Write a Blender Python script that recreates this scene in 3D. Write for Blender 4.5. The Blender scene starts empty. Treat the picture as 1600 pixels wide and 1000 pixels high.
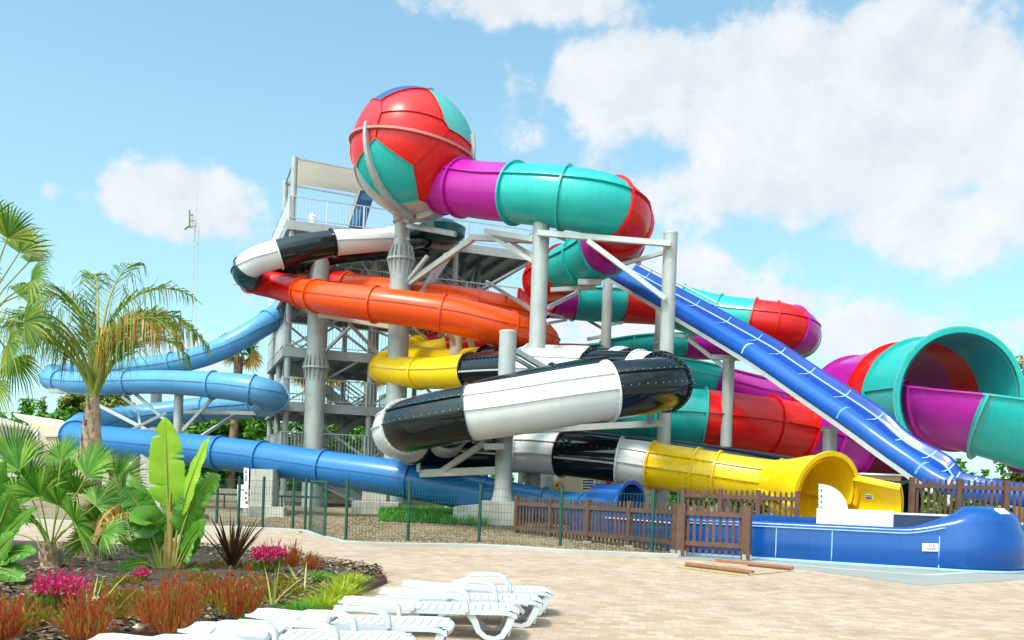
import bpy, bmesh, math, random
from mathutils import Vector, Matrix, noise
PI = math.pi
R = random.Random(7)
SC = bpy.context.scene
COL = SC.collection

# ------------------------------------------------------------------ camera
F, ROLL, PX, PY, EYE = 1400.0, math.radians(2.0), 800.0, 762.0, 1.6
CR, SR = math.cos(ROLL), math.sin(ROLL)
def ray(px, py):
    cx, cy = (px - PX) / F, (PY - py) / F
    return cx * CR - cy * SR, cx * SR + cy * CR
def W(px, py, d):
    """place at depth d (metres in front of the lens plane) seen at this spot of the photo"""
    x, z = ray(px, py)
    return Vector((x * d, d, EYE + z * d))
def G(px, py, z=0.0):
    x, zz = ray(px, py)
    d = (z - EYE) / zz
    return Vector((x * d, d, z))
cam_d = bpy.data.cameras.new('camera')
cam = bpy.data.objects.new('camera', cam_d)
COL.objects.link(cam)
cam.matrix_world = Matrix(((CR, -SR, 0, 0), (0, 0, -1, 0), (SR, CR, 0, EYE), (0, 0, 0, 1)))
cam_d.sensor_width = 36.0
cam_d.lens = 36.0 * F / 1600.0
cam_d.shift_y = (PY - 500.0) / 1600.0
cam_d.clip_start, cam_d.clip_end = 0.1, 3000
SC.camera = cam

# ------------------------------------------------------------------ materials
MATS = {}
def nodes_of(name):
    m = bpy.data.materials.new(name)
    m.use_nodes = True
    nt = m.node_tree
    return m, nt, nt.nodes['Principled BSDF']
def N(nt, t, **kw):
    n = nt.nodes.new(t)
    for k, v in kw.items():
        if k in n.inputs: n.inputs[k].default_value = v
        else: setattr(n, k, v)
    return n
def ramp(nt, fac, stops):
    r = nt.nodes.new('ShaderNodeValToRGB')
    e = r.color_ramp.elements
    while len(e) < len(stops): e.new(0.5)
    for i, (p, c) in enumerate(stops):
        e[i].position = p; e[i].color = (*c, 1)
    nt.links.new(fac, r.inputs['Fac'])
    return r.outputs['Color']
def sc3(c, k): return tuple(min(1, max(0, x * k)) for x in c)
def simple(name, c, rough=0.5, metal=0.0, var=0.12, scale=3.0, bump=0.0, bscale=40, coat=0.0, detail=5, spec=0.5, trans=0.0, streak=0.0, island=0.0):
    """colour with weathering noise and a fine bump"""
    m, nt, b = nodes_of(name)
    tc = N(nt, 'ShaderNodeTexCoord')
    nz = N(nt, 'ShaderNodeTexNoise', Scale=scale, Detail=detail, Roughness=0.6)
    nt.links.new(tc.outputs['Object'], nz.inputs['Vector'])
    col = ramp(nt, nz.outputs['Fac'], [(0.25, sc3(c, 1 - var)), (0.5, c), (0.78, sc3(c, 1 + var * 0.8))])
    if streak > 0:              # rain streaks and grime running down
        mp = N(nt, 'ShaderNodeMapping'); mp.inputs['Scale'].default_value = (5, 5, .35); nt.links.new(tc.outputs['Object'], mp.inputs['Vector'])
        n3 = N(nt, 'ShaderNodeTexNoise', Scale=1.3, Detail=7, Roughness=0.7); nt.links.new(mp.outputs['Vector'], n3.inputs['Vector'])
        g = ramp(nt, n3.outputs['Fac'], [(0.34, (1 - streak,) * 3), (0.50, (1, 1, 1)), (0.62, (1, 1, 1)), (0.74, (1 + streak * .6,) * 3)])
        mm = N(nt, 'ShaderNodeMix', data_type='RGBA', blend_type='MULTIPLY'); mm.inputs['Factor'].default_value = 1.0
        nt.links.new(col, mm.inputs['A']); nt.links.new(g, mm.inputs['B']); col = mm.outputs['Result']
    if island > 0:              # every board a little different
        ge = N(nt, 'ShaderNodeNewGeometry'); g = ramp(nt, ge.outputs['Random Per Island'], [(0, (1 - island, 1 - island, 1 - island)), (1, (1, 1, 1))])
        mm = N(nt, 'ShaderNodeMix', data_type='RGBA', blend_type='MULTIPLY'); mm.inputs['Factor'].default_value = 1.0
        nt.links.new(col, mm.inputs['A']); nt.links.new(g, mm.inputs['B']); col = mm.outputs['Result']
    nt.links.new(col, b.inputs['Base Color'])
    b.inputs['Roughness'].default_value = rough
    b.inputs['Metallic'].default_value = metal
    b.inputs['Specular IOR Level'].default_value = spec
    b.inputs['Coat Weight'].default_value = coat
    b.inputs['Coat Roughness'].default_value = 0.12
    if bump > 0:
        n2 = N(nt, 'ShaderNodeTexNoise', Scale=bscale, Detail=4)
        nt.links.new(tc.outputs['Object'], n2.inputs['Vector'])
        bp = N(nt, 'ShaderNodeBump', Strength=bump, Distance=0.02)
        nt.links.new(n2.outputs['Fac'], bp.inputs['Height'])
        nt.links.new(bp.outputs['Normal'], b.inputs['Normal'])
    if trans > 0:
        out = nt.nodes['Material Output']
        tr = N(nt, 'ShaderNodeBsdfTranslucent')
        nt.links.new(col, tr.inputs['Color'])
        mx = N(nt, 'ShaderNodeMixShader', Fac=trans)
        nt.links.new(b.outputs['BSDF'], mx.inputs[1]); nt.links.new(tr.outputs['BSDF'], mx.inputs[2])
        nt.links.new(mx.outputs['Shader'], out.inputs['Surface'])
    MATS[name] = m
    return m
def gel(name, c, rough=0.3, trans=0.12, var=0.1):
    """glossy gel-coated fibreglass, a little light coming through"""
    return simple(name, c, rough, 0, var, 0.7, 0.05, 2.2, coat=0.18, trans=trans, spec=0.32, streak=.06 if name == 'gel_white' else .13)
gel('gel_red', (0.64, 0.008, 0.006)); gel('gel_orange', (0.80, 0.070, 0.004)); gel('gel_yellow', (0.86, 0.52, 0.006))
gel('gel_teal', (0.018, 0.40, 0.36)); gel('gel_purple', (0.42, 0.012, 0.28)); gel('gel_pink', (0.48, 0.025, 0.33))
gel('gel_white', (0.66, 0.64, 0.62), 0.35, 0.05, 0.05); gel('gel_black', (0.005, 0.009, 0.011), 0.07, 0.0)
gel('gel_darkgreen', (0.006, 0.05, 0.05), 0.15, 0.0); gel('gel_sky', (0.11, 0.32, 0.55), 0.3, 0.2)
gel('gel_royal', (0.010, 0.085, 0.38), 0.3, 0.04); gel('gel_royal_shaded', (0.004, 0.034, 0.25), 0.3, 0.02)
gel('gel_pool', (0.004, 0.058, 0.24), 0.2, 0.0); gel('gel_navytop', (0.02, 0.07, 0.25), 0.2); gel('gel_palered', (0.75, 0.10, 0.09), 0.3, 0.3)
gel('gel_paleteal', (0.12, 0.50, 0.46), 0.3, 0.3); gel('gel_grey', (0.45, 0.44, 0.42), 0.4, 0.05)
gel('gel_bluetube', (0.018, 0.14, 0.36), 0.3, 0.05); gel('gel_maroon', (0.16, 0.006, 0.03), 0.35, 0.05); simple('steel_red', (0.50, 0.16, 0.13), 0.5); simple('seam_soft', (0.22, 0.40, 0.68), 0.5); simple('seam_faint', (0.10, 0.25, 0.58), 0.5); simple('seam_white', (0.72, 0.75, 0.8), 0.5)
gel('gel_navyboard', (0.02, 0.10, 0.32), 0.3, 0.0)
simple('plastic_shade', (0.74, 0.70, 0.62), 0.45, 0, 0.04, trans=0.3); simple('ink_grey', (0.45, 0.45, 0.46), 0.6); simple('trunk_palm', (0.40, 0.26, 0.17), 0.9, 0, 0.55, 7, 0.8, 18)
simple('glass_blue', (0.25, 0.35, 0.42), 0.15); simple('stone_tan', (0.50, 0.30, 0.15), 0.8)
simple('pool_inside', (0.008, 0.025, 0.07), 0.3); simple('seam_pale', (0.30, 0.48, 0.75), 0.5)
simple('steel', (0.33, 0.33, 0.315), 0.5, 0.1, 0.16, 1.6, 0.05, 60, streak=.16); simple('steel_light', (0.42, 0.41, 0.385), 0.5, 0.1, 0.12, 2)
simple('steel_tan', (0.55, 0.46, 0.36), 0.5, 0.05, 0.15, 2); simple('steel_dark', (0.24, 0.243, 0.247), 0.6, 0.2, 0.3, 2)
simple('steel_mid', (0.36, 0.365, 0.37), 0.5, 0.3, 0.25, 2); simple('rail', (0.42, 0.42, 0.42), 0.45, 0.3)
simple('bolt_dark', (0.05, 0.05, 0.05), 0.4, 0.6); simple('bolt_pale', (0.42, 0.42, 0.40), 0.4, 0.3)
simple('concrete', (0.42, 0.38, 0.32), 0.9, 0, 0.25, 1.6, 0.3, 25, streak=.25); simple('concrete_pale', (0.33, 0.31, 0.275), 0.85, 0, 0.15, 0.6, 0.15, 30)
simple('wood_brown', (0.115, 0.046, 0.027), 0.7, 0, 0.4, 5, 0.25, 50, island=.45, streak=.2); simple('wood_plank', (0.34, 0.11, 0.035), 0.7, 0, 0.4, 8, 0.2, 40)
simple('wood_dark', (0.07, 0.06, 0.05), 0.7, 0, 0.4, 8); simple('wood_yellow', (0.55, 0.30, 0.06), 0.7, 0, 0.3, 8)
simple('green_post', (0.004, 0.055, 0.035), 0.45); simple('green_wire', (0.012, 0.06, 0.04), 0.5)
simple('canopy_cloth', (0.62, 0.53, 0.42), 0.9, 0, 0.06, 1, trans=0.25)
simple('plastic_white', (0.50, 0.50, 0.51), 0.42, 0, 0.07, 2, 0.03, 30, spec=0.5)
simple('render_beige', (0.62, 0.50, 0.36), 0.9, 0, 0.12, 0.8, 0.1, 15); simple('render_white', (0.75, 0.72, 0.68), 0.9, 0, 0.06)
simple('glass_dark', (0.03, 0.04, 0.05), 0.1); simple('trunk_brown', (0.24, 0.14, 0.08), 0.9, 0, 0.45, 5, 0.8, 14)
simple('roof_tan', (0.42, 0.36, 0.28), 0.9); simple('paint_white', (0.8, 0.8, 0.8), 0.6); simple('ink_purple', (0.10, 0.02, 0.22), 0.5)
simple('ink_dark', (0.03, 0.03, 0.04), 0.5); simple('ink_red', (0.45, 0.02, 0.03), 0.5); simple('rock', (0.20, 0.10, 0.06), 0.9, 0, 0.3, 5, 0.6, 12)
simple('mast_grey', (0.45, 0.44, 0.44), 0.5); simple('mast_pink', (0.60, 0.40, 0.42), 0.6); simple('pipe_tint', (0.13, 0.18, 0.19), 0.4, 0.3)
def leafmat(name, cols, trans=0.35, rough=0.45, island=True, scale=2.0):
    m, nt, b = nodes_of(name)
    if island:
        g = N(nt, 'ShaderNodeNewGeometry'); src = g.outputs['Random Per Island']
    else:
        tc = N(nt, 'ShaderNodeTexCoord'); nz = N(nt, 'ShaderNodeTexNoise', Scale=scale, Detail=4)
        nt.links.new(tc.outputs['Object'], nz.inputs['Vector']); src = nz.outputs['Fac']
    n = len(cols)
    lo, hi = (0, 1) if island else (0.25, 0.75)
    col = ramp(nt, src, [(lo + (hi - lo) * i / max(1, n - 1), c) for i, c in enumerate(cols)])
    nt.links.new(col, b.inputs['Base Color'])
    b.inputs['Roughness'].default_value = rough
    b.inputs['Specular IOR Level'].default_value = 0.3
    tr = N(nt, 'ShaderNodeBsdfTranslucent'); nt.links.new(col, tr.inputs['Color'])
    mx = N(nt, 'ShaderNodeMixShader', Fac=trans)
    out = nt.nodes['Material Output']
    nt.links.new(b.outputs['BSDF'], mx.inputs[1]); nt.links.new(tr.outputs['BSDF'], mx.inputs[2])
    nt.links.new(mx.outputs['Shader'], out.inputs['Surface'])
    MATS[name] = m
    return m
leafmat('leaf_tree', [(0.03, 0.10, 0.010), (0.06, 0.20, 0.016), (0.12, 0.30, 0.025), (0.20, 0.34, 0.04)])
leafmat('leaf_olive', [(0.05, 0.08, 0.012), (0.12, 0.20, 0.02), (0.26, 0.29, 0.05), (0.30, 0.20, 0.05)])
leafmat('leaf_feather', [(0.03, 0.10, 0.008), (0.07, 0.19, 0.014), (0.17, 0.25, 0.02), (0.34, 0.28, 0.03)])
leafmat('leaf_dead', [(0.35, 0.16, 0.02), (0.50, 0.27, 0.05), (0.60, 0.38, 0.10)])
leafmat('leaf_fan', [(0.03, 0.11, 0.008), (0.06, 0.19, 0.012), (0.12, 0.28, 0.02), (0.28, 0.40, 0.05)])
leafmat('leaf_fan_dark', [(0.03, 0.10, 0.008), (0.07, 0.18, 0.012), (0.15, 0.24, 0.02), (0.30, 0.28, 0.03)])
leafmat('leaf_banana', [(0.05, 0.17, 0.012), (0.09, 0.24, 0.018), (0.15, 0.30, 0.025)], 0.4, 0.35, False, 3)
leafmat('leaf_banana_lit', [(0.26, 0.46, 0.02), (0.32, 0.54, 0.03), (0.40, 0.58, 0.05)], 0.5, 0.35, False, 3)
leafmat('leaf_cordyline', [(0.03, 0.012, 0.010), (0.06, 0.018, 0.014), (0.10, 0.03, 0.02), (0.10, 0.08, 0.02)], 0.2)
leafmat('leaf_red', [(0.50, 0.015, 0.02), (0.42, 0.05, 0.015), (0.40, 0.15, 0.03), (0.22, 0.17, 0.03), (0.55, 0.03, 0.03), (0.46, 0.10, 0.02)], 0.3)
leafmat('leaf_pink', [(0.55, 0.015, 0.12), (0.62, 0.03, 0.16), (0.48, 0.02, 0.05), (0.66, 0.10, 0.25)], 0.3)
leafmat('leaf_grass', [(0.20, 0.30, 0.01), (0.36, 0.42, 0.015), (0.48, 0.48, 0.02), (0.14, 0.26, 0.02)], 0.35)
leafmat('leaf_lawn', [(0.04, 0.17, 0.01), (0.07, 0.26, 0.015), (0.12, 0.33, 0.02)], 0.35)
leafmat('leaf_flax', [(0.22, 0.30, 0.04), (0.34, 0.38, 0.07), (0.42, 0.38, 0.12)], 0.3)
leafmat('leaf_ground', [(0.10, 0.16, 0.02), (0.24, 0.24, 0.03), (0.40, 0.20, 0.03), (0.45, 0.10, 0.02), (0.16, 0.20, 0.02)], 0.3)
leafmat('petiole', [(0.20, 0.26, 0.04), (0.30, 0.28, 0.06)], 0.1, 0.5, False); leafmat('petiole_red', [(0.35, 0.10, 0.03), (0.30, 0.24, 0.05), (0.42, 0.16, 0.06)], 0.1, 0.5, False, 6)
leafmat('chips', [(0.02, 0.010, 0.005), (0.06, 0.032, 0.015), (0.12, 0.065, 0.03), (0.24, 0.15, 0.08), (0.05, 0.025, 0.01), (0.34, 0.26, 0.17), (0.03, 0.015, 0.008)], 0.0, 0.9)
leafmat('pebbles', [(0.09, 0.055, 0.03), (0.19, 0.12, 0.065), (0.30, 0.22, 0.135), (0.13, 0.085, 0.05)], 0.0, 0.9)

# ------------------------------------------------------------------ mesh builder
class MB:
    def __init__(s): s.v = []; s.f = []
    def add(s, vs, fs):
        o = len(s.v); s.v += [Vector(p) for p in vs]; s.f += [tuple(o + i for i in f) for f in fs]
        return s
    def beam(s, p, q, w, h=None, up=(0, 0, 1)):
        h = h or w
        p, q = Vector(p), Vector(q); t = (q - p)
        if t.length < 1e-6: return s
        t.normalize(); u = Vector(up)
        if abs(t.dot(u)) > 0.97: u = Vector((0, 1, 0))
        a = t.cross(u).normalized() * (w / 2); b = a.cross(t).normalized() * (h / 2)
        vs = [e + i * a + j * b for e in (p, q) for i, j in ((-1, -1), (1, -1), (1, 1), (-1, 1))]
        return s.add(vs, [(3, 2, 1, 0), (4, 5, 6, 7), (0, 1, 5, 4), (1, 2, 6, 5), (2, 3, 7, 6), (3, 0, 4, 7)])
    def box(s, lo, hi):
        x0, y0, z0 = lo; x1, y1, z1 = hi
        vs = [(x0, y0, z0), (x1, y0, z0), (x1, y1, z0), (x0, y1, z0), (x0, y0, z1), (x1, y0, z1), (x1, y1, z1), (x0, y1, z1)]
        return s.add(vs, [(3, 2, 1, 0), (4, 5, 6, 7), (0, 1, 5, 4), (1, 2, 6, 5), (2, 3, 7, 6), (3, 0, 4, 7)])
    def cyl(s, p, q, r0, r1=None, n=16, cap=True):
        r1 = r0 if r1 is None else r1
        p, q = Vector(p), Vector(q); t = (q - p).normalized()
        u = Vector((0, 0, 1)) if abs(t.z) < 0.9 else Vector((1, 0, 0))
        a = t.cross(u).normalized(); b = t.cross(a).normalized()
        vs = []
        for e, r in ((p, r0), (q, r1)):
            vs += [e + r * (math.cos(2 * PI * i / n) * a + math.sin(2 * PI * i / n) * b) for i in range(n)]
        fs = [(i, (i + 1) % n, n + (i + 1) % n, n + i) for i in range(n)]
        if cap: fs += [tuple(range(n - 1, -1, -1)), tuple(range(n, 2 * n))]
        return s.add(vs, fs)
    def lathe(s, base, prof, n=20):
        """prof: (radius, z) pairs round the vertical through base"""
        b = Vector(base); vs = []
        for r, z in prof:
            vs += [b + Vector((r * math.cos(2 * PI * i / n), r * math.sin(2 * PI * i / n), z)) for i in range(n)]
        fs = [(k * n + i, k * n + (i + 1) % n, (k + 1) * n + (i + 1) % n, (k + 1) * n + i) for k in range(len(prof) - 1) for i in range(n)]
        fs += [tuple(range(n - 1, -1, -1)), tuple(range((len(prof) - 1) * n, len(prof) * n))]
        return s.add(vs, fs)
    def tubepath(s, pts, r, n=8):
        pts = [Vector(p) for p in pts]
        rs = r if isinstance(r, (list, tuple)) else [r] * len(pts)
        vs = []; prev = None
        for i, p in enumerate(pts):
            t = (pts[min(i + 1, len(pts) - 1)] - pts[max(i - 1, 0)]).normalized()
            u = prev if prev is not None else (Vector((0, 0, 1)) if abs(t.z) < 0.9 else Vector((1, 0, 0)))
            a = (u - t * u.dot(t)).normalized(); prev = a; b = t.cross(a)
            vs += [p + rs[i] * (math.cos(2 * PI * k / n) * a + math.sin(2 * PI * k / n) * b) for k in range(n)]
        m = len(pts)
        fs = [(j * n + k, j * n + (k + 1) % n, (j + 1) * n + (k + 1) % n, (j + 1) * n + k) for j in range(m - 1) for k in range(n)]
        fs += [tuple(range(n - 1, -1, -1)), tuple(range((m - 1) * n, m * n))]
        return s.add(vs, fs)
    def strip(s, pts, widths, side):
        """thin ribbon (leaf blade) along pts"""
        o = len(s.v)
        sd = [Vector(x) for x in side] if isinstance(side, list) else [Vector(side)] * len(pts)
        for p, w, a in zip(pts, widths, sd):
            s.v += [Vector(p) - a * (w / 2), Vector(p) + a * (w / 2)]
        for i in range(len(pts) - 1):
            s.f.append((o + 2 * i, o + 2 * i + 1, o + 2 * i + 3, o + 2 * i + 2))
        return s
    def grid(s, rows, closed=False):
        o = len(s.v); n = len(rows[0])
        for r in rows: s.v += [Vector(p) for p in r]
        for j in range(len(rows) - 1):
            for i in range(n if closed else n - 1):
                s.f.append((o + j * n + i, o + j * n + (i + 1) % n, o + (j + 1) * n + (i + 1) % n, o + (j + 1) * n + i))
        return s
    def build(s, name, mat, parent=None, smooth=None, bevel=0, base=None, label=None):
        me = bpy.data.meshes.new(name)
        if parent is not None: off = world_loc(parent)
        elif base is not None: off = Vector(base)
        else:
            lo = [min(p[i] for p in s.v) for i in range(3)]; hi = [max(p[i] for p in s.v) for i in range(3)]
            off = Vector(((lo[0] + hi[0]) / 2, (lo[1] + hi[1]) / 2, lo[2]))
        me.from_pydata([p - off for p in s.v], [], s.f)
        if bevel:
            bm = bmesh.new(); bm.from_mesh(me)
            bmesh.ops.bevel(bm, geom=list(bm.edges), offset=bevel, segments=2, affect='EDGES', clamp_overlap=True)
            bm.to_mesh(me); bm.free()
        if smooth is not None:
            me.shade_smooth(); me.set_sharp_from_angle(angle=math.radians(smooth))
        me.materials.append(MATS[mat] if isinstance(mat, str) else mat)
        o = bpy.data.objects.new(name, me)
        COL.objects.link(o)
        if parent is not None:
            o.parent = parent
        else: o.location = off
        if label: o['label'] = label
        return o
def world_loc(o):
    v = Vector(o.location)
    while o.parent: o = o.parent; v += Vector(o.location)
    return v
def tag(o, label=None, cat=None, group=None, kind=None):
    if label: o['label'] = label
    if cat: o['category'] = cat
    if group: o['group'] = group
    if kind: o['kind'] = kind
    return o
def thing(name, label, cat, loc, group=None):
    o = bpy.data.objects.new(name, None)
    o.empty_display_size = 0.3
    COL.objects.link(o); o.location = loc
    return tag(o, label, cat, group)
def copy_tree(o, parent=None):
    c = o.copy(); COL.objects.link(c)
    if parent is not None: c.parent = parent
    for ch in list(o.children): copy_tree(ch, c)
    return c

# ------------------------------------------------------------------ swept tubes
def cr(p0, p1, p2, p3, t):
    return 0.5 * ((2 * p1) + (p2 - p0) * t + (2 * p0 - 5 * p1 + 4 * p2 - p3) * t * t + (3 * p1 - p0 - 3 * p2 + p3) * t ** 3)
class Path:
    def __init__(s, pts):
        """pts: (photo x, photo y, radius in photo pixels, depth)"""
        s.p = [W(a, b, d) for a, b, r, d in pts]; s.r = [r * d / F for a, b, r, d in pts]; s.n = len(pts)
    def at(s, t):
        t = min(max(t, 0), s.n - 1.0001); i = int(t); f = t - i
        k = [max(0, min(s.n - 1, i + j)) for j in (-1, 0, 1, 2)]
        return cr(*[s.p[j] for j in k], f), cr(*[s.r[j] for j in k], f)
    def frame(s, t):
        p, r = s.at(t)
        a, _ = s.at(max(0, t - 0.08)); b, _ = s.at(min(s.n - 1, t + 0.08))
        T = (b - a).normalized(); S = T.cross(Vector((0, 0, 1))).normalized(); U = S.cross(T)
        return p, r, T, S, U
def ring_pts(p, r, S, U, a0, a1, n, full):
    m = n if full else n + 1
    return [p + r * (math.cos(a0 + (a1 - a0) * i / n) * S + math.sin(a0 + (a1 - a0) * i / n) * U) for i in range(m)]
def section(path, t0, t1, mat, parent, arc=None, pale_rib=None, name='tube_section', seams=(0.0, PI), joints=None, bolts=None, n=32, lip=0.08, rib=0.055, step=0.2, label=None, jmat=None, thick=0.05):
    full = arc is None
    a0, a1 = (0, 2 * PI) if full else (math.radians(arc[0]), math.radians(arc[1]))
    m = max(3, int(math.ceil((t1 - t0) / step)) + 1)
    fr = [path.frame(t0 + (t1 - t0) * i / (m - 1)) for i in range(m)]
    b = MB()
    b.grid([ring_pts(p, r, S, U, a0, a1, n, full) for p, r, T, S, U in fr], full)
    if not full:
        b.grid([list(reversed(ring_pts(p, r - thick, S, U, a0, a1, n, False))) for p, r, T, S, U in fr])
        for a in (a0, a1):      # rolled rim along the open edges
            b.grid([[p + (r + dr) * (math.cos(a) * S + math.sin(a) * U) + dz * U for dr, dz in ((-thick - .005, -.03), (-thick - .005, .04), (.09, .04), (.09, -.03))] for p, r, T, S, U in fr], True)
    for a in seams:             # bolted side seams standing proud
        da = 0.018
        b.grid([[p + r * k * (math.cos(a + e) * S + math.sin(a + e) * U) for k, e in ((0.995, -da * 1.0 / r), (1 + rib / r, -da / r), (1 + rib / r, da / r), (0.995, da / r))] for p, r, T, S, U in fr], False)
    o = b.build(name, mat, parent, smooth=35, label=label)
    if pale_rib is not None:
        rb = MB(); da = .03
        rb.grid([[p + r * k * (math.cos(pale_rib + e) * S + math.sin(pale_rib + e) * U) for k, e in ((.995, -da / r), (1 + .07 / r, -da / r), (1 + .07 / r, da / r), (.995, da / r))] for p, r, T, S, U in fr])
        rb.build('side_rib', 'steel_light', o, smooth=35)
    bo = MB(); flanges = []
    for t in ([t0 + 0.001] if joints is None else joints):
        p, r, T, S, U = path.frame(t)
        h = 0.035
        rows = []
        for k, e in ((0.99, -h), (1 + lip / r, -h), (1 + lip / r, h), (0.99, h)):
            rows.append(ring_pts(p + T * e, r * k, S, U, a0, a1, n, full))
        flanges.append(MB().grid(rows, full))
        if bolts:
            nb = max(18, int(r * 34))
            for i in range(nb):
                a = a0 + (a1 - a0) * (i + .5) / nb
                q = p + (r + lip * 0.5) * (math.cos(a) * S + math.sin(a) * U)
                bo.beam(q - T * (h + .012), q + T * (h + .012), 0.02, 0.02)
                for sg in ((-1, 1) if mat != 'gel_black' else ()):
                    q2 = p + (r + 0.004) * (math.cos(a) * S + math.sin(a) * U) + T * sg * 0.12
                    bo.beam(q2, q2 + (math.cos(a) * S + math.sin(a) * U) * 0.010, 0.018, 0.018)
    if bolts:
        for a in seams:
            L = sum((fr[i + 1][0] - fr[i][0]).length for i in range(m - 1)); nb = max(3, int(L / 0.22))
            for i in range(nb):
                p, r, T, S, U = path.frame(t0 + (t1 - t0) * (i + .5) / nb)
                d = math.cos(a - .07) * S + math.sin(a - .07) * U
                bo.beam(p + d * (r - .01), p + d * (r + .012), 0.022, 0.022)
    for fl in flanges: fl.build('joint_flange', jmat or mat, o, smooth=30)
    if bo.v: bo.build('bolts', bolts, o)
    return o
SKY_TINT = (0.62, 1.17, 1.08)
VEIL = (3.1, 3.6, 4.0)
CLOUD = (3.95, 4.02, 4.08)
FILL_GLOW = 4.0
# ------------------------------------------------------------------ world, sun
SUN_EL, SUN_AZ = math.radians(56), math.radians(-142)     # azimuth from +Y towards +X: behind the camera, to the left
sun_dir = Vector((math.sin(SUN_AZ) * math.cos(SUN_EL), math.cos(SUN_AZ) * math.cos(SUN_EL), math.sin(SUN_EL)))
sd = bpy.data.lights.new('sun', 'SUN'); sd.energy = 2.0; sd.angle = math.radians(9); sd.color = (1.0, 0.95, 0.87)
so = bpy.data.objects.new('sun', sd); COL.objects.link(so); so.location = (0, 0, 60)
so.rotation_euler = (-sun_dir).to_track_quat('-Z', 'Y').to_euler()
wd = bpy.data.worlds.new('World'); SC.world = wd; wd.use_nodes = True
nt = wd.node_tree; L = nt.links.new
bg = nt.nodes['Background']; bg.inputs['Strength'].default_value = 0.12
sky = N(nt, 'ShaderNodeTexSky', sky_type='NISHITA', sun_disc=False, sun_elevation=SUN_EL, sun_rotation=SUN_AZ % (2 * PI), air_density=1.0, dust_density=0.6, ozone_density=1.0)
tc = N(nt, 'ShaderNodeTexCoord')
def vmath(op, a, b=None):
    n = N(nt, 'ShaderNodeVectorMath', operation=op)
    for i, x in enumerate((a, b)):
        if x is None: continue
        if hasattr(x, 'is_linked'): L(x, n.inputs[i])
        else: n.inputs[i].default_value = x
    return n
def fmath(op, a, b=None, clamp=False):
    n = N(nt, 'ShaderNodeMath', operation=op, use_clamp=clamp)
    for i, x in enumerate((a, b)):
        if x is None: continue
        if hasattr(x, 'is_linked'): L(x, n.inputs[i])
        else: n.inputs[i].default_value = x
    return n.outputs[0]
dirv = vmath('NORMALIZE', tc.outputs['Generated']).outputs[0]
warp = N(nt, 'ShaderNodeTexNoise', Scale=5.5, Detail=12, Roughness=0.64); L(dirv, warp.inputs['Vector'])
fine = N(nt, 'ShaderNodeTexNoise', Scale=11.0, Detail=8, Roughness=0.6); L(dirv, fine.inputs['Vector'])
def cdir(px, py):
    x, z = ray(px, py); return Vector((x, 1, z)).normalized()
# cloud banks: direction, half-width, half-height (radians), strength
banks = [((1000, 125), 180, 72, 1.1), ((1210, 150), 240, 105, 1.15), ((1430, 180), 270, 150, 1.2), ((1190, 290), 330, 80, .88), ((1480, 340), 240, 75, .82), ((1590, 25), 90, 40, .7), ((1400, 50), 120, 60, .9),
         ((820, 8), 200, 46, .85), ((268, 318), 125, 64, 1.05), ((108, 302), 55, 26, .75), ((1195, 472), 130, 36, .95), ((1345, 525), 120, 55, 1.0), ((900, 505), 340, 85, .74), ((1120, 430), 280, 70, .62), ((560, 470), 220, 90, .5), ((300, 548), 380, 60, .42), ((720, 300), 180, 90, .40), ((1590, 530), 120, 40, .5), ((830, 205), 100, 50, .48), ((930, 330), 200, 70, .6), ((690, 450), 180, 90, .45)]
acc = None
for (px, py), hw, hh, st in banks:
    c = cdir(px, py); rt = c.cross(Vector((0, 0, 1))).normalized(); up = rt.cross(c)
    k = 1.0 / (1 + ((px - 800) ** 2 + (762 - py) ** 2) / F ** 2)
    du = fmath('MULTIPLY', vmath('DOT_PRODUCT', dirv, tuple(rt)).outputs['Value'], F / hw / math.sqrt(k))
    dv = fmath('MULTIPLY', vmath('DOT_PRODUCT', dirv, tuple(up)).outputs['Value'], F / hh / math.sqrt(k))
    d2 = fmath('ADD', fmath('MULTIPLY', du, du), fmath('MULTIPLY', dv, dv))
    fr = fmath('GREATER_THAN', vmath('DOT_PRODUCT', dirv, tuple(c)).outputs['Value'], 0.2)
    g = fmath('MULTIPLY', fmath('MULTIPLY', fmath('POWER', 2.0, fmath('MULTIPLY', d2, -1.0)), st), fr)
    acc = g if acc is None else fmath('MAXIMUM', acc, g)
back = fmath('MULTIPLY', fmath('LESS_THAN', vmath('DOT_PRODUCT', dirv, (0, 1, 0)).outputs['Value'], 0.1), 0.5)
acc = fmath('MAXIMUM', acc, back)
nz = fmath('ADD', fmath('MULTIPLY', fmath('SUBTRACT', warp.outputs['Fac'], 0.5), 1.35), fmath('MULTIPLY', fmath('SUBTRACT', fine.outputs['Fac'], 0.5), 0.75))
dens = fmath('ADD', acc, nz)
off = vmath('ADD', dirv, (-0.020, 0, 0.034)).outputs[0]
warp2 = N(nt, 'ShaderNodeTexNoise', Scale=5.5, Detail=12, Roughness=0.64); L(off, warp2.inputs['Vector'])
fine2 = N(nt, 'ShaderNodeTexNoise', Scale=11.0, Detail=8, Roughness=0.6); L(off, fine2.inputs['Vector'])
nz2 = fmath('ADD', fmath('MULTIPLY', fmath('SUBTRACT', warp2.outputs['Fac'], 0.5), 1.35), fmath('MULTIPLY', fmath('SUBTRACT', fine2.outputs['Fac'], 0.5), 0.75))
relief = fmath('ADD', fmath('MULTIPLY', fmath('SUBTRACT', nz, nz2), 0.9), 0.55, True)
mr = N(nt, 'ShaderNodeMapRange', interpolation_type='SMOOTHSTEP'); L(dens, mr.inputs['Value'])
mr.inputs['From Min'].default_value = 0.38; mr.inputs['From Max'].default_value = 0.70
mask = fmath('MULTIPLY', mr.outputs['Result'], 0.93)
hz = N(nt, 'ShaderNodeSeparateXYZ'); L(dirv, hz.inputs[0])
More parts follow.
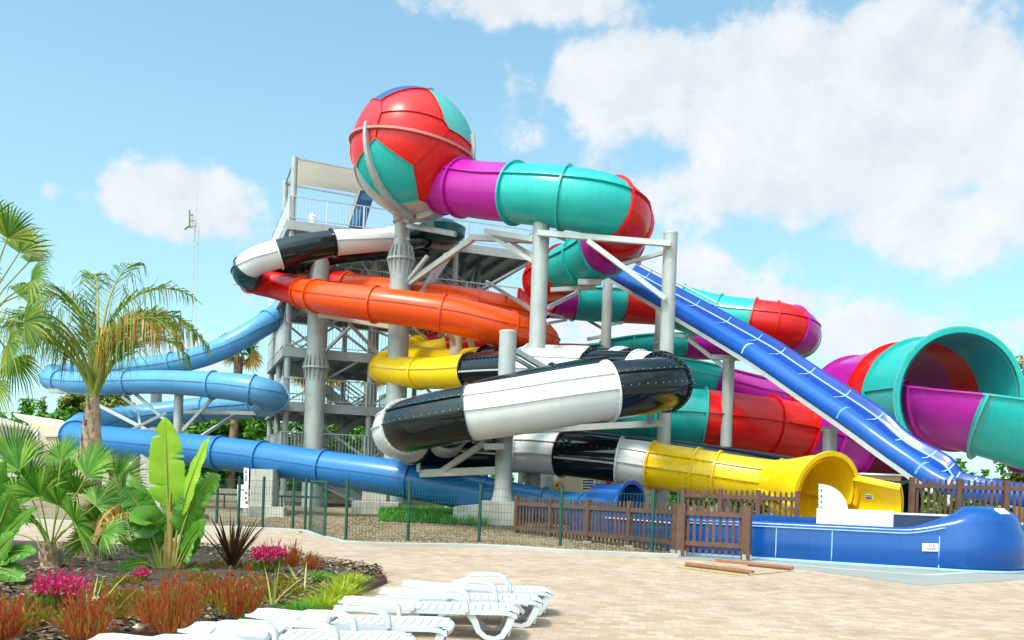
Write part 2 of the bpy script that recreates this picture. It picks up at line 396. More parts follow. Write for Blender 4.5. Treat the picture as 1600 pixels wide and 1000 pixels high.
tint = N(nt, 'ShaderNodeMix', data_type='RGBA', blend_type='MULTIPLY'); tint.inputs['Factor'].default_value = 1.0
L(sky.outputs['Color'], tint.inputs['A']); tint.inputs['B'].default_value = (*SKY_TINT, 1)
# thin high veil: paler towards the horizon
veil = N(nt, 'ShaderNodeMapRange'); L(hz.outputs['Z'], veil.inputs['Value'])
veil.inputs['From Min'].default_value = 0.0; veil.inputs['From Max'].default_value = 0.60; veil.inputs['To Min'].default_value = 0.60; veil.inputs['To Max'].default_value = 0.16
m0 = N(nt, 'ShaderNodeMix', data_type='RGBA'); L(veil.outputs['Result'], m0.inputs['Factor']); L(tint.outputs['Result'], m0.inputs['A']); m0.inputs['B'].default_value = (*VEIL, 1)

cs = N(nt, 'ShaderNodeMix', data_type='RGBA'); L(relief, cs.inputs['Factor']); cs.inputs['A'].default_value = (CLOUD[0] * .76, CLOUD[1] * .82, CLOUD[2] * .90, 1); cs.inputs['B'].default_value = (CLOUD[0] * 1.1, CLOUD[1] * 1.1, CLOUD[2] * 1.1, 1)
m1 = N(nt, 'ShaderNodeMix', data_type='RGBA'); L(mask, m1.inputs['Factor']); L(m0.outputs['Result'], m1.inputs['A']); L(cs.outputs['Result'], m1.inputs['B'])
# added fill: sky round the sun, behind the camera, boosted and warmed
near_sun = N(nt, 'ShaderNodeMapRange', interpolation_type='SMOOTHSTEP'); L(vmath('DOT_PRODUCT', dirv, tuple(sun_dir)).outputs['Value'], near_sun.inputs['Value'])
near_sun.inputs['From Min'].default_value = 0.25; near_sun.inputs['From Max'].default_value = 1.0; near_sun.inputs['To Min'].default_value = 0.0; near_sun.inputs['To Max'].default_value = 1.0
gw = N(nt, 'ShaderNodeMix', data_type='RGBA'); L(near_sun.outputs['Result'], gw.inputs['Factor']); gw.inputs['A'].default_value = (1, 1, 1, 1); gw.inputs['B'].default_value = (FILL_GLOW * 1.10, FILL_GLOW * .98, FILL_GLOW * .84, 1)
gl = vmath('MULTIPLY', m1.outputs['Result'], gw.outputs['Result'])
L(gl.outputs[0], bg.inputs['Color'])
SC.view_settings.view_transform = 'Standard'; SC.view_settings.look = 'None'; SC.view_settings.exposure = 0.95; SC.view_settings.gamma = 1
SC.cycles.max_bounces = 8; SC.cycles.transparent_max_bounces = 12; SC.cycles.use_denoising = True

# ------------------------------------------------------------------ ground
def interp(tab, x):
    if x <= tab[0][0]: return tab[0][1]
    for (x0, y0), (x1, y1) in zip(tab, tab[1:]):
        if x <= x1: return y0 + (y1 - y0) * (x - x0) / (x1 - x0)
    return tab[-1][1]
def groundmat(name, cols, scale, bump, bscale, rough=0.95):
    m, nt, b = nodes_of(name)
    tc = N(nt, 'ShaderNodeTexCoord')
    a = N(nt, 'ShaderNodeTexNoise', Scale=scale, Detail=8, Roughness=0.65); nt.links.new(tc.outputs['Object'], a.inputs['Vector'])
    c = N(nt, 'ShaderNodeTexNoise', Scale=bscale, Detail=6, Roughness=0.7); nt.links.new(tc.outputs['Object'], c.inputs['Vector'])
    ad = N(nt, 'ShaderNodeMix', data_type='FLOAT'); ad.inputs['Factor'].default_value = 0.6
    nt.links.new(a.outputs['Fac'], ad.inputs['A']); nt.links.new(c.outputs['Fac'], ad.inputs['B'])
    n = len(cols); col = ramp(nt, ad.outputs['Result'], [(0.32 + 0.36 * i / (n - 1), x) for i, x in enumerate(cols)])
    nt.links.new(col, b.inputs['Base Color']); b.inputs['Roughness'].default_value = rough
    bp = N(nt, 'ShaderNodeBump', Strength=bump, Distance=0.04); nt.links.new(c.outputs['Fac'], bp.inputs['Height']); nt.links.new(bp.outputs['Normal'], b.inputs['Normal'])
    MATS[name] = m
groundmat('earth', [(0.06, 0.05, 0.03), (0.14, 0.11, 0.06), (0.10, 0.13, 0.04)], 0.3, 0.4, 6)
groundmat('gravel', [(0.07, 0.04, 0.02), (0.17, 0.11, 0.06), (0.26, 0.19, 0.115), (0.36, 0.28, 0.19)], 0.8, 1.0, 16)
groundmat('mulch', [(0.02, 0.010, 0.005), (0.06, 0.034, 0.017), (0.13, 0.08, 0.042)], 2.0, 1.0, 22)
groundmat('turf', [(0.03, 0.12, 0.01), (0.06, 0.22, 0.015), (0.12, 0.28, 0.03)], 2, 0.8, 30)
groundmat('apron_paint', [(0.20, 0.192, 0.172), (0.25, 0.24, 0.215), (0.30, 0.285, 0.25)], 0.7, 0.1, 30, 0.8)
def paver():
    m, nt, b = nodes_of('pavers')
    tc = N(nt, 'ShaderNodeTexCoord')
    mp = N(nt, 'ShaderNodeMapping'); mp.inputs['Rotation'].default_value = (0, 0, math.radians(8)); nt.links.new(tc.outputs['Object'], mp.inputs['Vector'])
    br = N(nt, 'ShaderNodeTexBrick', offset=0.5, Scale=1.0); br.inputs['Brick Width'].default_value = 0.21; br.inputs['Row Height'].default_value = 0.155
    br.inputs['Mortar Size'].default_value = 0.004; br.inputs['Mortar Smooth'].default_value = 0.3; br.inputs['Bias'].default_value = 0.0
    br.inputs['Color1'].default_value = (0.345, 0.228, 0.152, 1); br.inputs['Color2'].default_value = (0.46, 0.332, 0.240, 1); br.inputs['Mortar'].default_value = (0.30, 0.20, 0.12, 1)
    nt.links.new(mp.outputs['Vector'], br.inputs['Vector'])
    a = N(nt, 'ShaderNodeTexNoise', Scale=0.55, Detail=9, Roughness=0.7); nt.links.new(tc.outputs['Object'], a.inputs['Vector'])
    cl = ramp(nt, a.outputs['Fac'], [(0.28, (0.62, 0.58, 0.54)), (0.40, (0.86, 0.84, 0.82)), (0.52, (0.98, 0.97, 0.96)), (0.72, (1, 1, 1))])
    mx = N(nt, 'ShaderNodeMix', data_type='RGBA', blend_type='MULTIPLY'); mx.inputs['Factor'].default_value = 1.0
    nt.links.new(br.outputs['Color'], mx.inputs['A']); nt.links.new(cl, mx.inputs['B'])
    nt.links.new(mx.outputs['Result'], b.inputs['Base Color']); b.inputs['Roughness'].default_value = 0.85
    n2 = N(nt, 'ShaderNodeTexNoise', Scale=60, Detail=3); nt.links.new(tc.outputs['Object'], n2.inputs['Vector'])
    md = N(nt, 'ShaderNodeMath', operation='SUBTRACT'); nt.links.new(n2.outputs['Fac'], md.inputs[0]); nt.links.new(br.outputs['Fac'], md.inputs[1])
    bp = N(nt, 'ShaderNodeBump', Strength=0.35, Distance=0.01); nt.links.new(md.outputs[0], bp.inputs['Height']); nt.links.new(bp.outputs['Normal'], b.inputs['Normal'])
    MATS['pavers'] = m
paver()
def structure(o): o['kind'] = 'structure'; return o
structure(MB().add([(-900, -60, -0.06), (900, -60, -0.06), (900, 1500, -0.06), (-900, 1500, -0.06)], [(0, 1, 2, 3)]).build('ground', 'earth'))
structure(MB().add([(-45, -30, 0), (60, -30, 0), (60, 44, 0), (-45, 44, 0)], [(0, 1, 2, 3)]).build('paving', 'pavers'))
kerb_px = [(200, 822), (290, 826), (410, 829), (470, 832), (500, 842), (535, 851), (600, 854), (680, 855), (748, 856), (810, 859), (875, 864), (940, 867), (1010, 870), (1060, 872)]
kerb = [G(*p) for p in kerb_px]
kerb = [Vector((-40, kerb[0].y + 3, 0))] + kerb
kb = MB()
kr = []
for i, p in enumerate(kerb):
    t = (kerb[min(i + 1, len(kerb) - 1)] - kerb[max(0, i - 1)]).normalized(); n = Vector((-t.y, t.x, 0))
    kr.append([p + n * a + Vector((0, 0, z)) for a, z in ((0, 0), (0.01, 0.085), (0.03, 0.1), (0.13, 0.1), (0.14, 0))])
kb.grid(kr); kb.f.append(tuple(range(len(kb.v) - 5, len(kb.v))))
structure(kb.build('kerb', 'concrete_pale', smooth=30))
def gz(d): return 0.04 + 0.34 * min(1, max(0, d / 11)) ** 1.2
def ky(x): return interp([(p.x, p.y) for p in kerb], x)
rows = []
xs = [-40 + 47 * i / 90 for i in range(91)]
def gravel_edge_x(t): return 4.15 - 0.0 * t
for t in [0.1, 0.5, 1, 1.6, 2.3, 3, 4, 5, 6.5, 8, 10, 12, 15, 20, 30, 48]:
    rows.append([Vector((min(x, 4.15 + t * 0.02) if x < 4.15 else 4.15 + t * 0.02, ky(min(x, 4.15)) + t, gz(t) + 0.05 * noise.noise(Vector((x * .5, t * .5, 0))) * min(1, t / 2))) for x in xs])
structure(MB().grid(rows).build('gravel_bed', 'gravel', smooth=60))
def terrain_z(x, y):
    return gz(y - ky(x)) if (x < 4.2 and y > ky(x)) else 0.0
# planting bed
bed_px = [(603, 911), (592, 899), (556, 889), (510, 884), (470, 879), (430, 870), (360, 862), (250, 856), (120, 852), (0, 848), (-160, 846)]
bed_f = [(-160, 1160), (60, 1060), (200, 1003), (330, 992), (440, 968), (500, 950), (565, 928)]
bp_ = [G(*p) for p in bed_px + bed_f]
cen = sum(bp_, Vector()) / len(bp_)
b = MB(); n = len(bp_)
lv = [(1.0, 0.004), (0.985, 0.07), (0.9, 0.11), (0.6, 0.16), (0.2, 0.2)]
rows = [[cen + (p - cen) * k + Vector((0, 0, z + (0.03 * noise.noise(p * 3 * k) if k < .95 else 0))) for p in bp_] for k, z in lv]
b.grid(rows, True); b.f.append(tuple(range(len(b.v) - n, len(b.v))))
structure(b.build('planting_bed', 'mulch', smooth=50))
def in_bed(x, y):
    c = False; j = n - 1
    for i in range(n):
        a, d = bp_[i], bp_[j]
        if (a.y > y) != (d.y > y) and x < (d.x - a.x) * (y - a.y) / (d.y - a.y) + a.x: c = not c
        j = i
    return c
# steel edging strip round the bed
eb = MB(); pr = bp_[:6]
for p, q in zip(pr, pr[1:]): eb.beam(p + Vector((0, 0, .045)), q + Vector((0, 0, .045)), 0.03, 0.09)
for p, q in zip(bp_[11:], bp_[12:] + bp_[:1]): eb.beam(p + Vector((0, 0, .045)), q + Vector((0, 0, .045)), 0.03, 0.09)
structure(eb.build('bed_edging', 'wood_brown'))
# bark chips and pebbles: uncountable litter
ch = MB(); pb = MB()
xs_ = [p.x for p in bp_]; ys_ = [p.y for p in bp_]
k = 0
while k < 30000:
    y = min(ys_) + (max(ys_) - min(ys_)) * R.random() ** 1.5; x = R.uniform(max(min(xs_), -7.5), max(xs_))
    k += 1
    if y < 6 or not in_bed(x, y): continue
    s = R.uniform(.012, .05); a = R.uniform(0, PI); c = Vector((x, y, 0.14 + R.uniform(-.03, .05)))
    u = Vector((math.cos(a), math.sin(a), R.uniform(-.4, .4))) * s; v = Vector((-math.sin(a), math.cos(a), R.uniform(-.5, .5))) * s * .45
    ch.add([c - u - v, c + u - v, c + u + v, c - u + v], [(0, 1, 2, 3)])
tag(ch.build('bark_chips', 'chips'), 'dark bark chips and pebbles covering the planting bed', 'mulch', kind='stuff')
def pebble(mb, c, s):
    a = R.uniform(0, PI); ca, sa = math.cos(a), math.sin(a)
    o = [(1, 0, 0), (0, .8, 0), (-1, 0, 0), (0, -.8, 0), (0, 0, .6), (0, 0, -.5)]
    mb.add([c + s * Vector((x * ca - y * sa, x * sa + y * ca, z)) for x, y, z in o], [(0, 1, 4), (1, 2, 4), (2, 3, 4), (3, 0, 4), (1, 0, 5), (2, 1, 5), (3, 2, 5), (0, 3, 5)])
for k in range(15000):
    x = R.uniform(-9, 4.1); t = 0.16 + 9 * R.random() ** 1.6; y = ky(x) + t
    pebble(pb, Vector((x, y, gz(t) + .01)), R.uniform(.02, .055))
tag(pb.build('gravel_pebbles', 'pebbles'), 'brown pebbles strewn over the gravel behind the mesh fence', 'pebbles', kind='stuff')
# turf patch and its grass
tp = [W(590, 800, 31), W(760, 806, 30.5), W(775, 792, 39), W(600, 786, 40)]
lawn = [Vector((p.x, p.y, terrain_z(p.x, p.y) + 0.03)) for p in tp]
def bil(u, v): return (lawn[0] * (1 - u) + lawn[1] * u) * (1 - v) + (lawn[3] * (1 - u) + lawn[2] * u) * v
rows = [[bil(i / 12, j / 10) for i in range(13)] for j in range(11)]
for r_ in rows:
    for p in r_: p.z = terrain_z(p.x, p.y) + 0.05
structure(MB().grid(rows).build('lawn', 'turf'))
gr = MB()
for k in range(5200):
    p = bil(R.random(), R.random()); p = Vector((p.x, p.y, terrain_z(p.x, p.y) + .03)); h = R.uniform(.12, .36); a = R.uniform(0, 2 * PI); l = Vector((math.cos(a), math.sin(a), 0))
    gr.strip([p, p + l * h * .2 + Vector((0, 0, h * .7)), p + l * h * .5 + Vector((0, 0, h))], [.03, .025, .004], l.cross(Vector((0, 0, 1))))
tag(gr.build('lawn_grass', 'leaf_lawn'), 'bright green grass growing under the end of the blue tube', 'grass', kind='stuff')
# concrete apron round the splash trough with its painted line
ap = [G(*p) for p in [(900, 862), (1062, 873), (1165, 879), (1300, 896), (1440, 915), (1600, 906), (1800, 890)]]
apb = [Vector((ap[0].x, 31, 0)), Vector((32, 31, 0))]
b = MB(); pts = [p + Vector((0, 0, .004)) for p in ap] + [Vector((32, ap[-1].y, .004)), apb[1] + Vector((0, 0, .004)), apb[0] + Vector((0, 0, .004))]
b.add(pts, [tuple(range(len(pts)))]); structure(b.build('apron', 'apron_paint'))
ln = [G(*p) + Vector((0, 0, .008)) for p in [(1060, 867), (1170, 876), (1300, 888), (1445, 898.5), (1500, 896), (1700, 886)]]
b = MB()
for p, q in zip(ln, ln[1:]):
    t = (q - p).normalized(); s = Vector((-t.y, t.x, 0)) * .035
    b.add([p - s, q - s, q + s, p + s], [(0, 1, 2, 3)])
structure(b.build('apron_line', 'paint_white'))
# ------------------------------------------------------------------ slides
def run_sections(path, root, spec, bolts=False, joint_every=None, **kw):
    """spec: (t0, t1, material)"""
    for i, (t0, t1, mat) in enumerate(spec):
        js = [t0 + 0.001]
        if joint_every:
            k = int((t1 - t0) / joint_every)
            js += [t0 + (t1 - t0) * (j + 1) / (k + 1) for j in range(k)]
        if i == len(spec) - 1: js.append(t1 - 0.001)
        bm = None
        if bolts: bm = 'bolt_pale' if mat in ('gel_black', 'gel_darkgreen') else 'bolt_dark'
        if bolts and mat == 'gel_black': kw['pale_rib'] = -.16
        else: kw.pop('pale_rib', None)
        section(path, t0, t1, mat, root, joints=js, bolts=bm, **kw)
A_pts = [(660,371,16,45),(612,374,17,42.6),(565,377,18,41.6),(520,380,20,41),(475,388,22,40.5),(435,397,22,40.2),(400,408,21,40),(383,424,20,40.2),(395,438,20,41.2),(430,446,21,41.8),
 (475,458,23,40.8),(515,466,25,39.5),(580,475,27,38.5),(650,484,28,38),(720,496,29,37.8),(790,514,29,38),(835,527,27,39),(848,535,25,41),(815,541,23,43.5),(760,545,22,44.5),
 (700,549,21,44.5),(650,556,20,44),(612,565,20,43),(601,576,22,41),(640,582,24,39.5),(700,582,26,38),(760,578,28,36.5),(820,576,31,35),(890,580,34,33.5),(960,585,37,32),
 (1018,590,40,30.8),(1041,598,42,29.6),(1008,604,44,28.8),(950,611,45,28.3),(880,622,45,28),(800,636,45,28),(720,648,44,28.3),(655,661,42,29),(621,673,39,30.5),(636,686,36,32.3),
 (690,697,34,33.6),(760,704,33,34),(840,707,33,34),(920,714,34,33.1),(1000,724,35.5,32.5),(1080,736,36,31.6),(1160,748,35,30.8),(1222,756,36,30.1)]
A = Path(A_pts)
rootA = thing('twin_tube_slide', 'front lane of the striped twin tube slide, ending in a yellow hood', 'water slide', (W(830, 640, 31).x, 31, 0), 'twin lanes of the striped tube slide')
# thick sections from the tower down
run_sections(A, rootA, [(0,1,'gel_black'),(1,3,'gel_white'),(3,5,'gel_black'),(5,6.7,'gel_white'),(6.7,7.9,'gel_darkgreen'),(7.9,9.95,'gel_red')], seams=(0.1, PI))
run_sections(A, rootA, [(9.95,10.55,'gel_orange'),(10.55,12.1,'gel_orange'),(12.1,13.6,'gel_orange'),(13.6,15.1,'gel_orange'),(15.1,16.2,'gel_orange'),(16.2,17.8,'gel_orange'),(17.8,20.1,'gel_red'),(20.1,21.6,'gel_yellow'),(21.6,23,'gel_yellow'),(23,24.3,'gel_yellow'),(24.3,25.6,'gel_yellow')], seams=(0.12, PI))
run_sections(A, rootA, [(25.6,27.0,'gel_black'),(27.0,28.5,'gel_white'),(28.5,29.6,'gel_black'),(29.6,30.3,'gel_white'),(30.3,31.2,'gel_black'),(31.2,33,'gel_black'),(33,35.78,'gel_white'),(35.78,37.45,'gel_black'),(37.45,39.3,'gel_white'),(39.2,41.5,'gel_black'),
   (41.5,42.5,'gel_white'),(42.5,43.6,'gel_black'),(43.6,44.25,'gel_white'),(44.25,45.1,'gel_yellow'),(45.1,45.5,'gel_yellow'),(45.5,46.9,'gel_yellow')], bolts=True, seams=(0.55, -0.05, PI - .55, PI))
# yellow hood, flume end and white splash guard
hood = Path([(1208,754.5,36,30.2),(1236,759,43,29.6),(1264,765,54,28.9),(1292,772,61,28.2)])
section(hood, 0, 3, 'gel_yellow', rootA, arc=(-20, 195), name='exit_hood', seams=(), joints=[2.95], lip=.14, thick=.12)
ex = Path([(1225,766,40,30.0),(1262,778,48,29.3),(1300,788,54,28.5),(1345,796,54,27.8),(1392,802,50,27.2)])
section(ex, 0, 2.2, 'gel_yellow', rootA, arc=(150, 330), name='exit_flume', seams=(), joints=[2.15])
section(ex, 2.2, 4, 'gel_yellow', rootA, arc=(125, 235), name='exit_wall', seams=(), joints=[3.98])
section(ex, 2.2, 4, 'gel_white', rootA, arc=(235, 335), name='exit_floor', seams=(), joints=[])
g = MB(); q0 = W(1279, 800, 27.9); q = []
for a in range(0, 91, 9):
    q.append((1279 + 46 * math.sin(math.radians(a)), 799 - 43 * math.cos(math.radians(a))))
fr_ = [W(x, y, 27.9 - .012 * (x - 1279)) for x, y in [(1279, 806)] + q + [(1326, 806)]]
bk = [p + Vector((.05, .10, 0)) for p in fr_]
nn = len(fr_); g.add(fr_ + bk, [tuple(range(nn)), tuple(range(2 * nn - 1, nn - 1, -1))] + [(i, nn + i, nn + (i + 1) % nn, (i + 1) % nn) for i in range(nn)])
g.build('splash_guard', 'gel_white', rootA, smooth=30)
b = MB()
for i in range(4): b.beam(W(1283, 766 + 9 * i, 27.86), W(1283, 766 + 9 * i, 27.86) + Vector((.02, -.03, 0)), .05, .05)
b.build('bolts', 'bolt_dark', rootA)
def surf_sticker(c, ex_, ey_, nr, w, h, marks, par, base='paint_white'):
    ex_, ey_, nr = ex_.normalized(), ey_.normalized(), nr.normalized(); qs = [c + ex_ * w * a / 2 + ey_ * h * e / 2 for a, e in ((-1, 1), (1, 1), (1, -1), (-1, -1))]
    b = MB(); b.add([q + nr * .012 for q in qs] + [q - nr * .02 for q in qs], [(0, 1, 2, 3), (7, 6, 5, 4), (0, 4, 5, 1), (1, 5, 6, 2), (2, 6, 7, 3), (3, 7, 4, 0)]); o = b.build('sticker', base, par); byc = {}
    for (a0, b0, a1, b1, m) in marks: byc.setdefault(m, MB()).add([qs[0] + (qs[1] - qs[0]) * a + (qs[3] - qs[0]) * e + nr * .016 for a, e in ((a0, b0), (a1, b0), (a1, b1), (a0, b1))], [(0, 1, 2, 3)])
    for m, mb in byc.items(): mb.build('print', m, o)
p, r, T, S, U = ex.frame(2.78); a_ = math.radians(158); rad = math.cos(a_) * S + math.sin(a_) * U
surf_sticker(p + rad * (r - .07), T, -math.sin(a_) * S * -1 + math.cos(a_) * U * -1, -rad, .24, .17, [(.08, .1, .28, .45, 'ink_purple'), (.38, .1, .62, .45, 'ink_purple'), (.72, .1, .92, .45, 'ink_purple'), (.08, .55, .92, .88, 'ink_dark')], rootA)

# back lane
B_pts = [(660,388,15,47),(560,392,17,43.6),(490,400,19,42.6),(445,408,19,42.1),(418,418,18,42.4),(425,428,18,43.1),(470,436,20,43.8),(530,446,22,43),(600,458,24,42),(680,468,26,41),
 (750,479,26,40.8),(800,490,25,41.5),(818,502,23,43.2),(780,512,21,46),(720,524,20,47),(670,535,19,46.5),(640,548,19,45),(645,560,20,43),(700,568,23,41),(760,568,26,39.2),
 (830,568,29,37.6),(900,572,32,36),(955,578,35,34.6),(985,585,38,33.2),(960,594,40,32),(900,604,41,31.3),(820,620,41,31),(750,636,40,31.2),(704,660,38,31.9),(692,681,36,33.1),
 (724,690,34,35),(780,692,31,36.6),(860,698,31,37),(960,708,32,36.4),(1100,726,33,34.6),(1250,748,32,33),(1340,775,31,31.6),(1415,789,36,30.0)]
B = Path(B_pts)
rootB = thing('twin_tube_slide', 'back lane of the striped twin tube slide, mostly hidden, ending in a dark mouth', 'water slide', (W(830, 640, 34).x, 34.5, 0), 'twin lanes of the striped tube slide')
run_sections(B, rootB, [(0,2.4,'gel_black'),(2.4,5,'gel_black'),(5,7.2,'gel_red'),(7.2,8.4,'gel_orange'),(8.4,9.9,'gel_orange'),(9.9,11.2,'gel_orange'),(11.2,12.4,'gel_orange'),(12.4,15.4,'gel_red'),(15.4,16.6,'gel_yellow'),(16.6,19,'gel_yellow')], seams=(0.1, PI))
run_sections(B, rootB, [(19,20,'gel_black'),(20,21.5,'gel_white'),(21.5,22.3,'gel_black'),(22.3,23,'gel_white'),(23,25.4,'gel_black'),(25.4,27.3,'gel_black'),(27.3,28.3,'gel_black'),(28.3,30.1,'gel_white'),(30.1,32,'gel_black'),(32,35.5,'gel_black'),(35.5,37,'gel_darkgreen')], bolts=True, seams=(0.5, -0.05))

# ---- long blue tube on the left
C_pts = [(462,458,16,47.6),(437,489,17,47),(400,515,17.5,46),(340,548,17,45.5),(270,568,16.5,46.3),(170,580,16.5,46.8),(100,585,17,46),(80,592,17,44.5),(130,599,17.5,43),(250,597,18.5,42),(350,603,21,41),(408,612,23,40.8),(426,622,23,41.8),(405,632,21,43.5),(330,638,19,45),
 (220,651,19,45),(140,664,20,43.3),(117,680,22,40.8),(160,689,24,38.8),(300,703,25,36.5),(400,715,26,35.5),(500,730,27,34.5),(640,750,29,33.5),(760,774,29,33.2),(850,790,27,33.1),(920,797,26,31.5),(960,797,27,29.6)]
C = Path(C_pts)
rootC = thing('blue_tube_slide', 'long plain blue tube slide curling twice at the left and running low', 'water slide', (W(300, 700, 39).x, 40, 0))
cs_ = [0,1.5,2.7,4,5.2,6.4,7.5,8.6,9.8,10.7,11.8,13,14.1,15.3,16.2,17.1,18,18.75,19.4,20.1,21.05,22,22.95,24,25,26]
for i, (t0, t1) in enumerate(zip(cs_, cs_[1:])):
    section(C, t0, t1, 'gel_sky' if t0 < 17 else 'gel_bluetube', rootC, joints=[t0 + .001], seams=(0.1, PI), lip=.075, rib=.04)
ch_ = Path([(930,786,30,29.2),(960,789,33,28.8),(985,792,36,28.4)])
section(ch_, 0, 2, 'gel_pool', rootC, arc=(-10, 190), name='exit_hood', seams=(), joints=[1.95], lip=.12, thick=.1)

# ---- red, teal and purple raft slide with the sphere and the open tunnel
rootD = thing('raft_slide', 'giant red, teal and purple raft slide with panelled sphere and open tunnel', 'water slide', (W(1000, 600, 40).x, 40, 0))
sc_, sr_ = W(646, 239, 38.6), 96 * 38.6 / F
vx = Vector((CR, 0, SR)); vy = Vector((-SR, 0, CR)); vz = Vector((0, -1, 0))
yaw = math.atan2(sc_.x, sc_.y)
seeds = [((.12, .50, .86), 'gel_red'), ((.08, .02, 1.0), 'gel_red'), ((-.12, .90, .45), 'gel_navytop'), ((.66, .60, .48), 'gel_paleteal'), ((-.40, -.64, .66), 'gel_teal'), ((.58, -.50, .64), 'gel_red'), ((-.82, .22, .52), 'gel_red'), ((-.62, -.78, .05), 'gel_grey'), ((-.10, -1.0, -.15), 'gel_grey'),
         ((-.75, .55, -.35), 'gel_palered'), ((.35, .60, -.75), 'gel_paleteal'), ((.85, -.25, -.40), 'gel_red'), ((-.20, -.30, -.95), 'gel_purple'), ((-.95, -.2, -.3), 'gel_red')]
sdv = [((vx * a + vy * b_ + vz * c).normalized(), m) for (a, b_, c), m in seeds]
sph = bpy.data.objects.new('sphere', None)
bm0 = bmesh.new(); bmesh.ops.create_icosphere(bm0, subdivisions=5, radius=1.0)
tmp = bpy.data.meshes.new('tmp'); bm0.to_mesh(tmp); bm0.free()
first = None
for i, (si, m) in enumerate(sdv):
    bm = bmesh.new(); bm.from_mesh(tmp)
    for j, (sj, _) in enumerate(sdv):
        if i == j: continue
        bmesh.ops.bisect_plane(bm, geom=bm.verts[:] + bm.edges[:] + bm.faces[:], plane_co=(0, 0, 0), plane_no=(sj - si), clear_outer=True)
    if not bm.faces: bm.free(); continue
    bm.verts.ensure_lookup_table()
    bnd = [e for e in bm.edges if e.is_boundary]
    mb = MB(); idx = {}
    for v in bm.verts:
        idx[v] = len(mb.v); mb.v.append(sc_ + v.co.normalized() * sr_)
    for f in bm.faces: mb.f.append(tuple(idx[v] for v in f.verts))
    for e in bnd:               # bolted flange on the panel edge
        a, c = e.verts[0].co.normalized(), e.verts[1].co.normalized()
        ia, ic = (si - a * a.dot(si)) * .010, (si - c * c.dot(si)) * .010
        mb.add([sc_ + a * sr_ * .998, sc_ + c * sr_ * .998, sc_ + c * sr_ * 1.022, sc_ + a * sr_ * 1.022, sc_ + (a + ia) * sr_ * 1.022, sc_ + (c + ic) * sr_ * 1.022, sc_ + (c + ic) * sr_ * .999, sc_ + (a + ia) * sr_ * .999], [(0, 1, 2, 3), (3, 2, 5, 4), (4, 5, 6, 7)])
    bm.free()
    mb.build('sphere_panel', m, rootD, smooth=35)
# equator frame and steel ribs
def circ(nrm, r, k=72):
    nrm = nrm.normalized(); u = nrm.cross(Vector((0, 0, 1))); u = (u if u.length > .1 else nrm.cross(Vector((0, 1, 0)))).normalized(); v = nrm.cross(u)
    return [sc_ + r * (math.cos(2 * PI * i / k) * u + math.sin(2 * PI * i / k) * v) for i in range(k + 1)]
eqn = (vy * .93 + vx * .16 + vz * .02).normalized()
rows = []
k = 72; u = eqn.cross(Vector((0, 1, 0))).normalized(); v = eqn.cross(u)
for i in range(k):
    d = math.cos(2 * PI * i / k) * u + math.sin(2 * PI * i / k) * v
    rows.append([sc_ + d * sr_ * .99 - eqn * .05, sc_ + d * sr_ * 1.05 - eqn * .05, sc_ + d * sr_ * 1.05 + eqn * .05, sc_ + d * sr_ * .99 + eqn * .05])
MB().grid(rows + [rows[0]], True).build('sphere_frame', 'steel_red', rootD, smooth=30)
for dirn, w0 in (((-.62, 0, .78), .26), ((.75, 0, -.66), .26), ((-.35, 0, -.93), .26), ((.95, 0, .3), .2)):
    h = (vx * dirn[0] + vz * dirn[2]).normalized(); rows = []
    sdv_ = h.cross(vy).normalized()
    for i in range(17):
        a = math.radians(10 - i * 6.0)
        d = math.cos(a) * h + math.sin(a) * vy; w = w0 * (.55 + .75 * i / 16); r1 = sr_ * 1.065 + .10 * i / 16
        rows.append([sc_ + d * sr_ * 1.004 - sdv_ * w / 2, sc_ + d * r1 - sdv_ * w / 2, sc_ + d * r1 + sdv_ * w / 2, sc_ + d * sr_ * 1.004 + sdv_ * w / 2])
    b = MB().grid(rows, True); b.f += [(0, 1, 2, 3), tuple(len(b.v) - 4 + j for j in (3, 2, 1, 0))]
    b.build('sphere_rib', 'steel', rootD, smooth=30)
D_pts = [(690,288,42,38.2),(748,297,43,36.9),(805,302,45,35.6),(870,308,47,34.8),(930,318,48,34.6),(966,336,48,35.4),(968,362,45,37),(945,388,42,38.4),(912,408,39,39.6),(876,425,37,41),(851,440,33,43)]
D = Path(D_pts)
run_sections(D, rootD, [(0.15,0.62,'gel_purple'),(.62,2,'gel_purple'),(2,3.2,'gel_teal'),(3.2,4.5,'gel_teal'),(4.5,5.5,'gel_red'),(5.5,6.3,'gel_red'),(6.3,7.1,'gel_purple'),(7.1,8.0,'gel_teal'),(8.0,8.8,'gel_teal'),(8.8,10,'gel_red')], seams=(0.42, PI - .3), lip=.12, rib=.09)
E1 = Path([(838,446,32,43.6),(846,462,32,45.2),(890,464,35,46),(945,466,37,46.2),(1010,469,37,46.6),(1060,474,36,47)])
run_sections(E1, rootD, [(.75,1.2,'gel_red'),(1.2,2.1,'gel_purple'),(2.1,3.4,'gel_teal'),(3.4,4.4,'gel_red'),(4.4,5,'gel_purple')], arc=(165, 372), seams=(), name='open_flume')
E2 = Path([(1060,480,34,47),(1120,496,35,46.5),(1180,503,35,45.6),(1225,510,35,45.4),(1247,521,34,46.4),(1240,528,32,48.5),(1200,532,31,50)])
run_sections(E2, rootD, [(0,1.0,'gel_teal'),(1.0,1.95,'gel_teal'),(1.95,2.6,'gel_red'),(2.6,3.3,'gel_red'),(3.3,4.6,'gel_purple'),(4.6,6,'gel_teal')], seams=(.35,), lip=.1)
E3 = Path([(1200,532,28,51),(1120,534,28,51),(1060,533,29,51),(990,536,30,50.5),(930,543,30,49.5),(880,549,30,48)])
run_sections(E3, rootD, [(0,1.9,'gel_purple'),(1.9,3.2,'gel_teal'),(3.2,4.2,'gel_teal')], arc=(165, 375), seams=(), name='open_flume')
